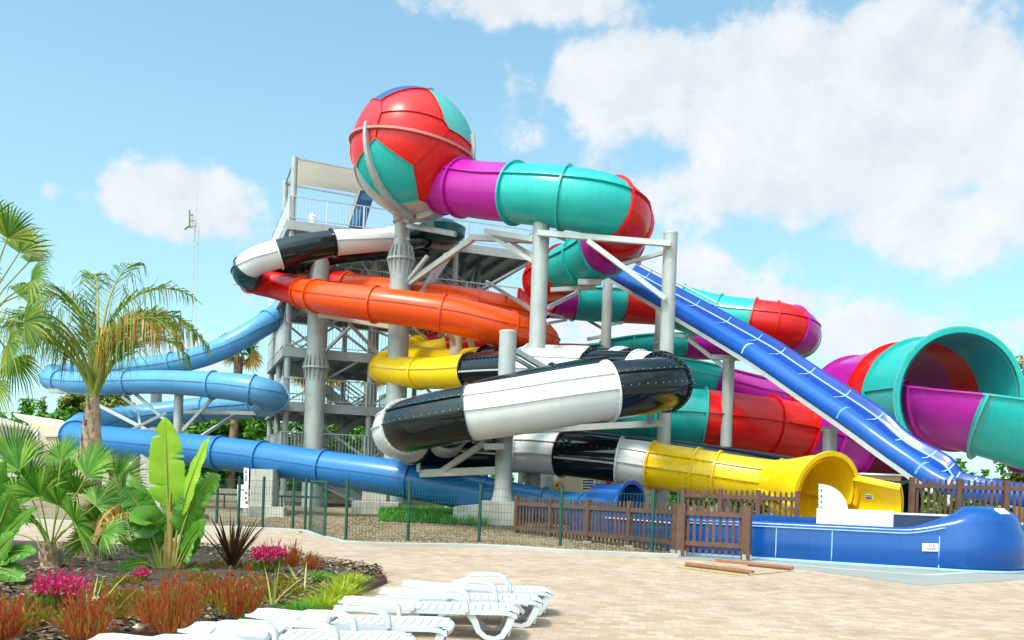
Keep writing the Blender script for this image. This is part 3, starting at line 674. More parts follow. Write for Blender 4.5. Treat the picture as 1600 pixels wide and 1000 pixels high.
E3b = Path([(990,562,26,44),(930,552,26,44.5),(870,550,26,45),(820,556,26,45.4)])
run_sections(E3b, rootD, [(0,1.1,'gel_purple'),(1.1,3,'gel_red')], arc=(165, 375), seams=(), name='open_flume')
E4 = Path([(960,572,34,42.4),(1030,576,34,41.6),(1090,584,34,41),(1150,600,35,40.6),(1210,616,37,40.4),(1270,628,40,40.6),(1325,634,52,41),(1376,634,74,41.3)])
run_sections(E4, rootD, [(0,1.5,'gel_teal'),(1.5,2.6,'gel_teal'),(2.6,4.2,'gel_purple'),(4.2,5.2,'gel_red'),(5.2,7,'gel_purple')], arc=(150, 385), seams=(.0,), name='open_flume', lip=.1)
# open tunnel
TN = Path([(1338,638,78,43.1),(1394,630,86,40),(1424,627,90,38.4),(1452,624,94,36.9),(1500,620,101,34.8)])
run_sections(TN, rootD, [(0,1.45,'gel_purple'),(1.45,2.7,'gel_red'),(2.7,4,'gel_teal')], arc=(-38, 206), name='tunnel_section', seams=(.1, PI), lip=.16, rib=.07, thick=.08, step=.12)
section(TN, 3.93, 4, 'gel_paleteal', rootD, arc=(-38, 206), name='tunnel_rim', seams=(), joints=[3.97], lip=.22, thick=.1)
FL = Path([(1462,590,100,37.6),(1488,597,101,36.2),(1520,606,101,35.0),(1556,618,98,34.2),(1600,634,95,33.8),(1650,655,93,33.8),(1710,690,90,34.2),(1780,720,90,35)])
run_sections(FL, rootD, [(1.25,1.75,'gel_pink'),(1.75,3.15,'gel_pink'),(3.15,4.8,'gel_teal'),(4.8,7,'gel_pink')], arc=(180, 356), name='open_flume', seams=(), lip=.13, thick=.07)
section(FL, 3.10, 3.27, 'gel_paleteal', rootD, arc=(180, 356), name='flume_band', seams=(), joints=[3.18], lip=.2, thick=.07)
# lowest loop behind the blue slide
E5 = Path([(1420,722,44,41),(1340,706,46,40.4),(1280,688,46,39),(1230,672,46,38),(1165,661,45,37.4),(1090,652,44,37.3),(1010,648,42,37.8),(940,650,40,38.8),(870,664,38,40.2)])
run_sections(E5, rootD, [(0,1.2,'gel_maroon'),(1.2,2.0,'gel_purple'),(2.0,2.75,'gel_purple'),(2.75,3.5,'gel_red'),(3.5,4.9,'gel_red'),(4.9,5.8,'gel_teal'),(5.8,6.9,'gel_teal'),(6.9,8,'gel_purple')], seams=(PI - .1,), lip=.12, rib=.09)

# ---- straight royal blue slide
def smooth_line(pts, k=6):
    out = []
    for i in range(len(pts) - 1):
        q = [pts[max(0, min(len(pts) - 1, i + j))] for j in (-1, 0, 1, 2)]
        out += [cr(*q, a / k) for a in range(k)]
    return out + [pts[-1]]
near = smooth_line([W(x, y, d) for x, y, d in [(948,411,42),(1000,440,39.8),(1057,472,37.6),(1130,514,35),(1187,548,33.2),(1265,600,31.2),(1344,653,29.4),(1410,699,28.3),(1458,731,27.5),(1502,748,27.0),(1555,756,26.5),(1620,762,26.1),(1700,768,25.9)]])
rootS = thing('speed_slide', 'straight royal blue open slide dropping steeply to the right', 'water slide', (W(1250, 640, 31).x, 31, 0))
SL = len(near)
def prof(i):
    p = near[i]; t = (near[min(SL - 1, i + 1)] - near[max(0, i - 1)]); t.z = 0; t.normalize()
    s = Vector((-t.y, t.x, 0)); s = s if s.y > 0 else -s     # across, away from the camera
    T = (near[min(SL - 1, i + 1)] - near[max(0, i - 1)]).normalized(); u = T.cross(-s); u = u if u.z > 0 else -u
    return p, s, u
outer = [(.02, -.56), (-.06, -.44), (-.06, -.24), (.0, -.10), (.12, -.02), (.28, 0), (.42, -.03), (.54, -.11)]
floor = [(.54, -.11), (.66, -.17), (.95, -.20), (1.28, -.17), (1.48, -.10)]
fwall = [(1.48, -.10), (1.56, .0), (1.61, .13), (1.66, .17), (1.76, .17), (1.78, .02), (1.74, -.56)]
def sweep_prof(pr, i0, i1, name, mat, sm=40, off=0):
    return MB().grid([[prof(i)[0] + prof(i)[1] * a + prof(i)[2] * c for a, c in pr] for i in range(i0, i1)]).build(name, mat, rootS, smooth=sm)
sweep_prof(outer, 0, SL, 'near_wall', 'gel_royal'); sweep_prof(floor, 0, SL, 'lane_floor', 'gel_royal_shaded'); sweep_prof(fwall, 0, SL, 'far_wall', 'gel_royal_shaded')  # floor and far wall: same gel coat, shade put into a darker blue
sweep_prof([(1.452, -.104), (1.454, -.090), (1.477, -.078), (1.498, -.072)], 0, SL, 'lane_seam', 'seam_pale', 30)
for i in range(3, SL - 2, 4):
    b = MB(); p, s, u = prof(i); T = (near[i + 1] - near[i]).normalized() * .024
    pr = [(.545, -.105), (.665, -.162), (.95, -.192), (1.28, -.162), (1.475, -.09), (1.552, .008), (1.602, .135)]
    b.grid([[p + s * a + u * (c + .006) - T for a, c in pr], [p + s * a + u * (c + .006) + T for a, c in pr]])
    b.build('joint_seam', 'seam_soft', rootS)
for i in (22, 34, 46, 52, 56):
    b = MB(); p, s, u = prof(min(i, SL - 2)); T = (near[min(i, SL - 2) + 1] - near[min(i, SL - 2)]).normalized() * .04
    b.grid([[p + s * (a if a > .1 else a - .008) + u * (c + .008) + T * e for a, c in outer[1:-1]] for e in (-1, 1)])
    b.build('joint_seam', 'seam_faint' if i not in (22, 52) else 'seam_pale', rootS)
b = MB(); b2 = MB()
for i in range(0, 50):
    p, s, u = prof(i); p2, s2, u2 = prof(i + 1)
    b.beam(p + s * .1 - u * .62, p2 + s * .1 - u2 * .62, .16, .2); b2.beam(p + s * 1.6 - u * .62, p2 + s * 1.6 - u2 * .62, .16, .2)
    if i % 3 == 0: b.beam(p + s * .1 - u * .60, p + s * 1.6 - u * .60, .12, .14)
b.build('support_beam', 'steel_light', rootS); b2.build('support_beam', 'steel_light', rootS)
# hand rail on the far wall at the top
b = MB(); pts = [prof(i)[0] + prof(i)[1] * 1.68 + prof(i)[2] * .34 for i in range(0, 14)]
b.tubepath(pts, .045)
for i in range(0, 14, 3): b.cyl(prof(i)[0] + prof(i)[1] * 1.68 + prof(i)[2] * .03, pts[i], .03, n=8)
b.build('side_rail', 'steel_light', rootS, smooth=40)

# ------------------------------------------------------------------ blue splash trough
K, Lw = G(1490, 893), G(1165, 872)
u_ = (Lw - K).normalized(); Lf = K + u_ * ((G(1068, 866) - K).length)
nv = Vector((u_.y, -u_.x, 0)); nv = nv if nv.y > 0 else -nv      # into the trough
rootP = thing('splash_trough', 'bright blue fibreglass splash trough with a bulging rounded end and white stickers', 'pool', (K.x - 2, K.y + 2, 0))
tot = (Lf - K).length
path = [(Lf + (K - Lf) * i / 30, nv, .97) for i in range(30)]
hump = []
cc = K + nv * 1.5
dirk = -u_
for i in range(22):
    a = PI / 2 * min(1, i / 13)
    if i <= 13: p = cc - nv * 1.5 * math.cos(a) + dirk * 1.5 * math.sin(a); inn = nv * math.cos(a) - dirk * math.sin(a)
    else: p = cc + dirk * 1.5 + nv * (i - 13) * .45; inn = -dirk
    hump.append((p, inn))
path = [(Lf + (K - Lf) * (i / 30), nv, .97) for i in range(31)]
ext = []
def wall_rows(items):
    rows = []
    for p, inn, h, bul in items:
        r = .12 + bul * .55
        base = [(0.0, 0.0), (-.02 - .10 * bul, .06 + .2 * bul), (.01 - .10 * bul, h * .55)]
        arc = [(.03 + r - r * math.cos(a), h - r * .75 + r * .75 * math.sin(a)) for a in [PI / 2 * k / 7 for k in range(8)]]
        inner = [(.03 + r + .10 + .3 * bul, h - .03), (.03 + r + .2 + .6 * bul, h - .16), (.03 + r + .28 + .75 * bul, .25)]
        rows.append([p + inn * a + Vector((0, 0, z)) for a, z in base + arc + inner])
    return rows
def rise(d):            # d metres to the left of the corner
    t = min(1, max(0, (1.2 - d) / 1.9)); t = t * t * (3 - 2 * t); return t
it1 = []
for i in range(61):
    p = Lf + (K - Lf) * (i / 60); d = (p - K).length
    t = rise(d); it1.append((p, nv, .97 + .58 * t, t))
cut = max(i for i in range(61) if (it1[i][0] - K).length > 1.3)
MB().grid(wall_rows(it1[:cut + 1])).build('trough_wall', 'gel_pool', rootP, smooth=40)
it2 = it1[cut:-1] + [(p, inn, .97 + .58 * max(rise(0), rise(-.25 * i)), max(rise(0), rise(-.25 * i))) for i, (p, inn) in enumerate(hump)]
MB().grid(wall_rows(it2)).build('rounded_end', 'gel_pool', rootP, smooth=50)
p, inn, h, bl = it2[-1 - (22 - 9)]; r_h = .12 + bl * .55; a_ = math.radians(52)
surf_sticker(p + inn * (.03 + r_h - r_h * math.cos(a_)) + Vector((0, 0, h - r_h * .75 + r_h * .75 * math.sin(a_))), Vector((-inn.y, inn.x, 0)) * (1 if -inn.y > 0 else -1), inn * math.sin(a_) + Vector((0, 0, math.cos(a_))), -inn * math.cos(a_) + Vector((0, 0, math.sin(a_))), .36, .2, [(.1, .15, .3, .45, 'ink_red'), (.4, .2, .9, .35, 'ink_red'), (.1, .6, .9, .75, 'ink_dark')], rootP)
# pale joint lines on the wall
for px in (1197, 1300, 1467):
    p = K + u_ * ((G(px, 880) - K).dot(u_)); b = MB()
    b.beam(p - nv * (.012 if px < 1400 else .055) + Vector((0, 0, .03)), p - nv * (.004 if px < 1400 else .035) + Vector((0, 0, .80)), .022, .012, up=(0, 1, 0)); b.build('joint_seam', 'seam_pale', rootP)
b = MB(); pts = [p + inn * (-.004 - .1 * bl) + Vector((0, 0, h - .13 - .25 * bl)) for p, inn, h, bl in it1[:-2]]
for p, q in zip(pts, pts[1:]): b.beam(p, q, .022, .022)
b.build('top_trim', 'seam_pale', rootP)
b = MB(); pts = [p + inn * -.02 + Vector((0, 0, .03)) for p, inn, h, bl in it1[:cut + 1]] + [p + inn * -.09 + Vector((0, 0, .04)) for p, inn, h, bl in it2[4:]]
for p, q in zip(pts, pts[1:]): b.beam(p, q, .03, .05)
b.build('base_trim', 'seam_pale', rootP)
# stickers with printed marks
def sticker(px0, py0, px1, py1, off, marks, par, d=None, name='sticker', base='paint_white'):
    def on(px, py):
        if d: return W(px, py, d)
        x, z = ray(px, py); dv = Vector((x, 1, z)); o = Vector((0, 0, EYE)); nn_ = nv
        t = ((K - nn_ * off) - o).dot(nn_) / dv.dot(nn_); return o + dv * t
    qs = [on(px0, py0), on(px1, py0 + .5), on(px1, py1 + .5), on(px0, py1)]
    nr = (qs[1] - qs[0]).cross(qs[3] - qs[0]).normalized(); nr = nr if nr.y < 0 else -nr
    b = MB(); b.add(qs + [q - nr * .015 for q in qs], [(0, 1, 2, 3), (7, 6, 5, 4), (0, 4, 5, 1), (1, 5, 6, 2), (2, 6, 7, 3), (3, 7, 4, 0)])
    o = b.build(name, base, par)
    ex_, ey_ = qs[1] - qs[0], qs[3] - qs[0]; byc = {}
    for (a0, b0, a1, b1, c) in marks:
        byc.setdefault(c, MB()).add([qs[0] + ex_ * a + ey_ * e + nr * .004 for a, e in ((a0, b0), (a1, b0), (a1, b1), (a0, b1))], [(0, 1, 2, 3)])
    for c, mb in byc.items(): mb.build('print', c, o)
    return o
sticker(1441, 849, 1466, 861, .07, [(.08, .15, .36, .24, 'ink_dark'), (.42, .2, .50, .42, 'ink_dark'), (.55, .2, .63, .42, 'ink_dark'), (.68, .15, .78, .44, 'ink_red'), (.26, .6, .94, .7, 'ink_dark'), (.32, .78, .90, .86, 'ink_dark')], rootP)
# stepped lane dividers inside the trough
def divider(off, a, c, z0, z1, mat, th=.22, name='lane_divider'):
    p, q = K + u_ * a + nv * off, K + u_ * c + nv * off
    b = MB(); b.beam(p + Vector((0, 0, (z0 + z1) / 2)), q + Vector((0, 0, (z0 + z1) / 2)), th, z1 - z0)
    return b.build(name, mat, rootP, bevel=.012)
def ua(px, off):
    x, z = ray(px, 820); o = Vector((0, 0, 0)); dv = Vector((x, 1, 0)); c = (K + nv * off).dot(nv) / dv.dot(nv); return (dv * c - K).dot(u_)
divider(1.7, ua(1396, 1.7), ua(1276, 1.7), .3, 1.34, 'gel_white'); divider(1.7, ua(1515, 1.7), ua(1396, 1.7), .3, 1.25, 'pool_inside')
divider(1.7, ua(1515, 1.7), ua(1396, 1.7), 1.252, 1.30, 'gel_white', .3, 'divider_cap')
divider(3.1, ua(1530, 3.1), ua(1390, 3.1), .3, 1.22, 'pool_inside'); divider(3.1, ua(1530, 3.1), ua(1300, 3.1), 1.22, 1.29, 'gel_white', .3, 'divider_cap')
divider(3.75, ua(1600, 3.75), ua(1000, 3.75), .0, 1.05, 'gel_pool', .25, 'back_wall')
b = MB(); q = [K - u_ * .8 + nv * .5, Lf + nv * .5, Lf + nv * 3.65, K - u_ * 1.4 + nv * 3.65]
b.add([p + Vector((0, 0, .28)) for p in q], [(0, 1, 2, 3)]); b.build('trough_floor', 'gel_pool', rootP)
Lb = Vector((W(892, 800, 28.9).x, 28.9, 0)); tl = (Lb - Lf).normalized(); nl_ = Vector((tl.y, -tl.x, 0)); nl_ = nl_ if nl_.y > 0 else -nl_
MB().grid(wall_rows([(Lb + (Lf - Lb) * i / 12, nl_, .97, 0) for i in range(12)] + [(Lf - u_ * .0, nv, .97, 0)])).build('side_wall', 'gel_pool', rootP, smooth=40)
b = MB(); b.beam(Lb + Vector((0, .12, .47)), Lb + Vector((3.2, 1.6, .47)), .25, .94); b.build('end_wall', 'gel_pool', rootP)
b = MB(); b.beam(Lb + (Lf - Lb) * .35 - nl_ * .012 + Vector((0, 0, .80)), Lf - nl_ * .012 + Vector((0, 0, .80)), .03, .03); b.build('top_trim', 'seam_white', rootP)
# ------------------------------------------------------------------ steel supports
def support(label, cols, beams=(), name='support_column', cat='support column', group='grey steel columns carrying the slides', mat='steel', extra=None):
    """cols: (top x, top y, depth, width px, kind); beams: (x0,y0,d0,x1,y1,d1,thick px,mat)"""
    x, y, d, w, kd = cols[0]
    p = W(x, y, d); root = thing(name, label, cat, (p.x, p.y, terrain_z(p.x, p.y)), group)
    for x, y, d, w, kd in cols:
        p = W(x, y, d); r = w * d / F / 2; g = terrain_z(p.x, p.y) - .05
        base = Vector((p.x, p.y, g)); h = p.z - g
        if kd.get('floor') is not None: base.z = W(*kd['floor'], d).z; h = p.z - base.z
        prof = [(r * 1.0, 0), (r, h)]
        if 'flare' in kd: prof = [(r * 1.5, 0), (r * 1.5, .04), (r * 1.38, .10), (r * 1.02, .62), (r, .64), (r, h)]
        if 'neck' in kd:        # upper tube narrower above the bolted joint
            hz = W(x, kd['neck'], d).z - base.z; k = kd.get('k', .78)
            prof = [(r, 0), (r, hz - .9), (r * 1.08, hz - .25), (r * 1.08, hz + .1), (r * k, hz + .9), (r * k, h)]
        MB().lathe(base, prof, 24).build('pole', mat, root, smooth=40)
        zc = [base.z + h]
        MB().lathe((p.x, p.y, base.z + h), [(prof[-1][0] * 1.03, -.06), (prof[-1][0] * 1.03, .012), (prof[-1][0] * .9, .03)], 24).build('cap_plate', 'steel_light', root, smooth=40)
        for fy in kd.get('flanges', []):
            z = W(x, fy, d).z; b = MB(); rr = r * 1.08
            b.lathe((p.x, p.y, z - .05), [(rr * 1.25, 0), (rr * 1.25, .10)], 28)
            b.build('flange', mat, root, smooth=40)
            b = MB()
            for i in range(16):
                a = 2 * PI * i / 16; e = Vector((math.cos(a), math.sin(a), 0)); s_ = Vector((-e.y, e.x, 0)) * .02
                for sg in (-1, 1):
                    c0, c1, c2 = base * 1 + e * rr * .95, base + e * rr * 1.22, base + e * rr * .97
                    z0, z1 = z + sg * .05, z + sg * .62
                    v = [Vector((c0.x, c0.y, z0)), Vector((c1.x, c1.y, z0)), Vector((c2.x, c2.y, z1)), Vector((c2.x - e.x * .04, c2.y - e.y * .04, z1))]
                    b.add([q + s_ for q in v] + [q - s_ for q in v], [(0, 1, 2, 3), (7, 6, 5, 4), (0, 4, 5, 1), (1, 5, 6, 2), (2, 6, 7, 3)])
            o = b.build('flange_gussets', mat, root); 
        if 'foot' in kd:
            MB().lathe((p.x, p.y, base.z + .05), [(r * 1.6, 0), (r * 1.6, .05)], 24).build('base_plate', mat, root, smooth=40)
    for bm_ in beams:
        x0, y0, d0, x1, y1, d1, th, m = bm_
        t = th * (d0 + d1) / 2 / F
        MB().beam(W(x0, y0, d0), W(x1, y1, d1), t * .8, t).build('beam' if abs(y1 - y0) < .22 * abs(x1 - x0) + 4 else 'brace', m, root, bevel=min(.012, t * .1))
    return root
S1 = support('thick grey column with bolted joint holding up the panelled sphere', [(629, 346, 40.2, 33, dict(neck=406, k=.72, flanges=[406]))],
    [(640,442,40,740,372,38,9,'steel_light'),(735,371,38,835,376,37,9,'steel_light'),(636,440,40,668,400,39,6,'steel_light'),(640,488,40,700,398,41.5,11,'steel_light'),(636,352,40,712,366,38.6,8,'steel_mid'),(618,370,40,640,374,40,6,'steel')])
MB().lathe(W(629, 349, 40.2), [(.42, 0), (.46, .06), (.40, .10), (.45, .35), (.85, .75), (.95, .85)], 24).build('sphere_cup', 'steel', S1, smooth=40)
support('thick grey column behind the left end of the orange tubes', [(500, 398, 42.6, 31, dict(flanges=[575]))],
    [(365,442,42.3,490,440,42.6,5,'steel_light'),(403,446,42,492,492,42.6,5,'steel_light'),(413,432,42.4,492,430,42.6,4,'steel_light'),(438,410,43.5,498,424,42.6,5,'steel'),(435,425,43,482,466,42.6,4,'steel'),(447,386,44,500,401,42.6,5,'steel'),
     (508,406,42.6,560,398,45,5,'steel'),(505,440,42.6,545,398,45,4,'steel'),(498,491,40.9,616,511,40.3,9,'steel_tan'),(545,505,40.6,590,552,41.5,5,'steel'),(505,552,42.6,550,508,41,5,'steel'),(500,495,42,530,486,40,7,'steel_tan')])
support('tall plain grey column rising between the teal raft tube and the orange tubes', [(846, 348, 35.0, 26, {})],
    [(758,361,37,834,374,35,8,'steel_light'),(770,371,37,836,410,35,6,'steel_light'),(798,378,38,836,402,35,5,'steel_light'),(857,480,36.6,905,456,39.6,6,'steel_light'),(860,453,39.4,930,449,39.4,7,'steel_light'),(903,441,38.6,940,441,38.6,9,'steel_light'),
     (856,490,37,880,496,41,4,'steel'),(856,505,37,885,500,41,4,'steel'),(760,440,44,836,487,36.8,5,'steel'),(900,450,39.4,902,462,39.4,8,'steel_light'),(866,365,36.4,884,372,36.2,10,'steel_light')])
S4 = support('pale grey column right of the red raft tube bend carrying the long white cross beam', [(1048, 364, 34.2, 22, {})],
    [(840,364,34.5,1048,381,33.8,9,'steel_light'),(918,376,34.1,1040,467,33.8,8,'steel_light'),(1040,394,34.2,972,413,36,6,'steel_light'),(953,400,37,998,398,36.6,7,'steel_light'),(990,405,36.5,1000,412,36,6,'steel_light')])
support('grey column with flared foot standing on a concrete block before the white tube', [(794, 518, 31.8, 27, dict(flare=1, floor=(783, 793)))],
    [(657,740,32.6,776,735,31.8,12,'steel_light'),(688,738,32.4,757,692,31.4,9,'steel_light'),(756,698,31.2,788,698,31.2,10,'steel_light'),(800,674,31.2,1040,661,30.2,10,'steel_light'),(806,548,31.8,866,584,33.4,9,'steel_light'),(654,716,32.5,654,738,32.5,7,'steel_light'),(806,560,31.8,845,583,33.5,6,'steel_light'),(1014,640,29.8,1014,660,30.2,8,'steel_mid')])
support('grey column below the open teal and red flume behind the blue slide', [(950, 436, 44.2, 16, {})], [(944,525,45.4,918,530,46,5,'steel'),(918,500,47,944,515,45.6,4,'steel'),(953,508,45.4,975,503,46,4,'steel')])
support('short grey column under the middle of the straight blue slide', [(1139, 562, 36.2, 18, {})], [(1040,523,37.6,1086,527,37.6,6,'steel'),(1076,530,37.6,1132,574,36.2,6,'steel_light'),(1112,558,36.5,1164,560,36.2,8,'steel_light')])
support('short grey column under the lower part of the straight blue slide', [(1297, 672, 32.2, 21, {})], [(1284,670,32.2,1310,670,32.2,6,'steel_light')])
support('thin grey column with bolted flange beside the pale column at the blue slide', [(1031, 482, 43.5, 13, dict(flanges=[536]))])
support('short brown grey column between the orange and yellow tubes', [(714, 505, 39.8, 20, {})], [(690,496,39,712,540,39.6,6,'steel_tan'),(696,522,39.4,714,528,39.6,6,'steel_tan'),(728,515,39.6,748,570,40.4,8,'steel_light'),(742,520,41,790,560,41.5,4,'steel')], mat='steel_tan')
support('square grey post with cross arms inside the curls of the blue tube', [(280, 606, 42.2, 14, {})],
    [(77,611,43.4,278,612,42.2,7,'steel'),(276,608,42.2,368,613,41.6,7,'steel'),(209,613,42.6,262,660,42.2,5,'steel_mid'),(150,631,42.5,245,680,41,5,'steel_light'),(287,643,42.2,400,646,43,6,'steel_light'),(334,620,42,284,674,42.2,5,'steel_mid'),(364,650,43,308,686,40,5,'steel_light'),(190,620,44,215,638,44,4,'steel_light'),(215,638,44,220,676,41,4,'steel_light'),(200,674,41,260,645,42,4,'steel_light'),(225,672,41,258,672,41.5,4,'steel_light')])
support('round grey column behind the upper curl of the blue tube', [(245, 598, 47.6, 17, {})])
support('grey column under the dark tubes at the top of the tower', [(592, 388, 46.2, 9, {})], [(520,398,46,610,396,47,6,'steel'),(505,408,46.5,600,412,47,5,'steel'),(560,400,46.5,588,444,46.2,4,'steel'),(555,410,46.5,520,440,46.2,4,'steel'),(575,405,46,610,430,46,4,'steel')])
support('grey column under the purple end of the upper raft tube', [(1226, 541, 45.8, 10, {})], [(1210,540,46,1262,534,46,7,'steel_light'),(1180,545,46,1240,545,46,6,'steel_light')])
# ------------------------------------------------------------------ concrete piers and blocks
def block(label, px0, px1, pyb, d, h, dep, mat='concrete', name='concrete_block', z0=None, slope=0):
    a, c = W(px0, pyb, d), W(px1, pyb, d); z = terrain_z((a.x + c.x) / 2, a.y) - .1 if z0 is None else z0
    b = MB(); b.box((a.x, d - .1, z), (c.x, d + dep, z + h + .1))
    for i in range(4, 8): b.v[i].z -= slope * (1 if b.v[i].x < (a.x + c.x) / 2 else 0)
    o = b.build(name, mat, bevel=.02, smooth=20); return tag(o, label, 'concrete block', 'concrete footings of the slide columns')
block('tall concrete pier under the blue tube beside the white sign', 390, 425, 815, 34, 1.75, .9)
block('low concrete plinth at the foot of the tall pier by the white sign', 380, 444, 815, 33.6, .36, .38)
block('striped concrete pier on a wide plinth under the blue tube', 565, 603, 810, 37.4, 1.05, 1)
block('wide low concrete plinth below the striped pier', 549, 622, 815, 36.2, .46, 1.05)
block('concrete block under the flared grey column beside the brown fence', 749, 806, 832, 31.2, .84, 1.6)
block('low sloping concrete block left of the flared column', 707, 748.6, 832, 31.3, .70, 1.5, slope=.12)
block('small ribbed concrete pier in the shade behind the striped pier', 608, 630, 790, 46, 1.1, .8)
block('pale concrete pier at the far left under the blue tube beside the banana leaf', 218, 252, 795, 37, 2.5, 1)
wl = MB()
for x0, x1 in ((300, 560), (560, 840)):
    a, c = W(x0, 800, 50), W(x1, 800, 50); wl.beam((a.x, 50, .62), (c.x, 50, .62), .4, .62)
tag(MB().beam(wl.v[0] * 0 + Vector((W(300, 800, 50).x, 50, .66)), Vector((W(850, 800, 50).x, 50.0, .66)), .4, .66).build('retaining_wall', 'render_beige'), 'low tan retaining wall running behind the gravel under the tower', 'wall')
# ------------------------------------------------------------------ slide tower
N0 = W(457, 350, 43.0); uax = Vector((10.6, 4.0, 0)).normalized(); vax = Vector((-uax.y, uax.x, 0))
tb = Vector((N0.x, N0.y, terrain_z(N0.x, N0.y)))
TW = thing('slide_tower', 'open grey steel stair tower with five decks and railings behind the tubes', 'tower', tb)
def T3(u, v, z): return Vector((tb.x, tb.y, 0)) + uax * u + vax * v + Vector((0, 0, z))
LV = [2.75, 5.35, 7.95, 10.9, 14.0]; UL, VL = 12.2, 7.6
cu = [(0, 0), (0, VL), (4.0, 0), (4.0, VL), (8.2, 0), (8.2, VL), (UL, 0), (UL, VL), (0, 3.8), (6.1, 3.8), (9.3, 2.2), (10.2, 2.4)]
for i, (u, v) in enumerate(cu):
    top = LV[4] - .3
    if (u, v) in ((0, 0), (0, 3.8)): top = LV[4] + 3.1
    b = MB().cyl(T3(u, v, .2), T3(u, v, top), .15 if i < 10 else .17, n=14)
    b.build('column', 'pipe_tint' if i >= 9 else 'steel', TW, smooth=40)
for k, z in enumerate(LV):
    u0, u1 = 0, UL if k in (3, 4) else 5.6
    def quad(b, c, zz, th):
        p = [T3(u0 - .25, -.25, zz), T3(u1 + .25, -.25, zz), T3(u1 + .25, VL + .25, zz), T3(u0 - .25, VL + .25, zz)]
        b.add(p + [q - Vector((0, 0, th)) for q in p], [(0, 1, 2, 3), (7, 6, 5, 4), (0, 4, 5, 1), (1, 5, 6, 2), (2, 6, 7, 3), (3, 7, 4, 0)])
    b = MB(); quad(b, 0, z, .06); b.build('deck_plate', 'steel_mid', TW)
    b = MB()
    for v in (-.2, VL + .2): b.beam(T3(u0 - .25, v, z - .26), T3(u1 + .25, v, z - .26), .14, .38)
    for u in (u0 - .2, u1 + .2): b.beam(T3(u, -.1, z - .26), T3(u, VL + .1, z - .26), .14, .38)
    b.build('edge_beam', 'steel', TW)
    b = MB(); nj = int((u1 - u0) / 1.0)
    for i in range(1, nj): b.beam(T3(u0 + (u1 - u0) * i / nj, 0, z - .22), T3(u0 + (u1 - u0) * i / nj, VL, z - .22), .1, .26)
    b.build('floor_joists', 'steel_dark', TW)
    # railings: rails, posts and thin balusters
    H = 1.15
    def rail(a, c, name='railing'):
        b = MB(); Lr = (c - a).length; up = Vector((0, 0, 1)); nb = max(2, int(Lr / .16)); npst = max(1, int(round(Lr / 1.9)))
        b.beam(a + up * H, c + up * H, .055); b.beam(a + up * .12, c + up * .12, .04)
        for i in range(nb + 1): q = a + (c - a) * i / nb; b.beam(q + up * .12, q + up * H, .018)
        for i in range(npst + 1): q = a + (c - a) * i / npst; b.beam(q - up * .3, q + up * (H + .0), .055)
        b.build(name, 'rail', TW)
    rail(T3(u0 - .22, -.22, z), T3(u1 + .2, -.22, z)); rail(T3(u0 - .22, -.2, z), T3(u0 - .22, VL + .2, z))
    rail(T3(u0 - .22, VL + .22, z), T3(u1 + .2, VL + .22, z)); rail(T3(u1 + .22, -.2, z), T3(u1 + .22, VL * .8, z))
# stairs
def flight(a, c, w, side, nst, name='stair_flight'):
    b = MB(); s = side * w; up = Vector((0, 0, 1))
    for o in (Vector(), s): b.beam(a + o - up * .12, c + o - up * .12, .06, .34)
    for i in range(nst):
        q = a + (c - a) * (i + .5) / nst; b.beam(q, q + s, .28, .04, up=up)
    o = b.build(name, 'steel_mid', TW)
    r = MB()
    for off in (Vector(), s):
        for h in (.35, .62, .9, 1.1): r.beam(a + off + up * h, c + off + up * h, .035 if h < 1 else .055)
        n_ = max(3, int((c - a).length / .9))
        for i in range(n_ + 1): q = a + (c - a) * i / n_ + off; r.beam(q, q + up * 1.1, .05)
        nb = int((c - a).length / .22)
    r.build('stair_railing', 'rail', o)
flight(T3(5.6, 2.0, LV[4]), T3(10.2, 2.0, LV[3]), 1.2, vax, 16); flight(T3(10.2, .5, LV[3]), T3(5.4, .5, LV[2]), 1.2, vax, 16)
flight(T3(.6, 4.6, LV[2]), T3(4.6, 4.6, LV[1]), 1.2, vax, 14); flight(T3(4.8, 3.0, LV[1]), T3(.8, 3.0, LV[0]), 1.2, vax, 14); flight(T3(.8, 1.2, LV[0]), T3(5.0, 1.2, .3), 1.2, vax, 15)
# bracing
def br(u0, v0, z0, u1, v1, z1, t=.11): MB().beam(T3(u0, v0, z0), T3(u1, v1, z1), t).build('brace', 'steel', TW)
br(0, -.1, LV[1], 4, -.1, LV[0]); br(4, -.1, LV[1], 8.2, -.1, LV[2] + .5); br(0, -.1, LV[0] - .6, 4, -.1, .4); br(4, 0, 9.2, 8.2, 0, LV[2]); br(0, VL, LV[2], 4, VL, LV[3]); br(4, VL, LV[2], 0, VL, LV[3]); br(0, -.1, LV[2], 4, -.1, 10.6)
br(0, -.1, 10.6, 4, -.1, LV[2]); br(4, VL, LV[3], 8.2, VL, LV[4] - .4); br(8.2, VL, LV[3], 4, VL, LV[4] - .4); br(4, 0, LV[3], 8.2, 0, LV[4] - .5); br(8.2, 0, LV[3], UL, 0, LV[4] - .5); br(0, 0, LV[0], 0, VL, LV[1]); br(0, 3.8, LV[1], 0, 0, LV[2]); br(0, 0, LV[3], 0, 3.8, LV[2]); br(4, 3.8, LV[1], 6, 3.8, LV[2]); br(9.3, 2.2, LV[3], 10.2, 2.4, LV[4])
br(0, -.15, LV[1], 4, -.15, LV[2], .09); br(4, -.15, LV[0], 8.2, -.15, LV[1], .09); br(4, -.15, LV[3], 8.2, -.15, LV[2], .09); br(0, -.15, LV[3], 4, -.15, LV[4] - .5, .09); br(0, 0, 1.6, 0, VL, LV[0]); br(4, 0, .5, 0, 3.8, LV[0]); br(4, VL, .4, 8.2, VL, LV[0]); br(8.2, 0, LV[1], 8.2, VL, LV[2])
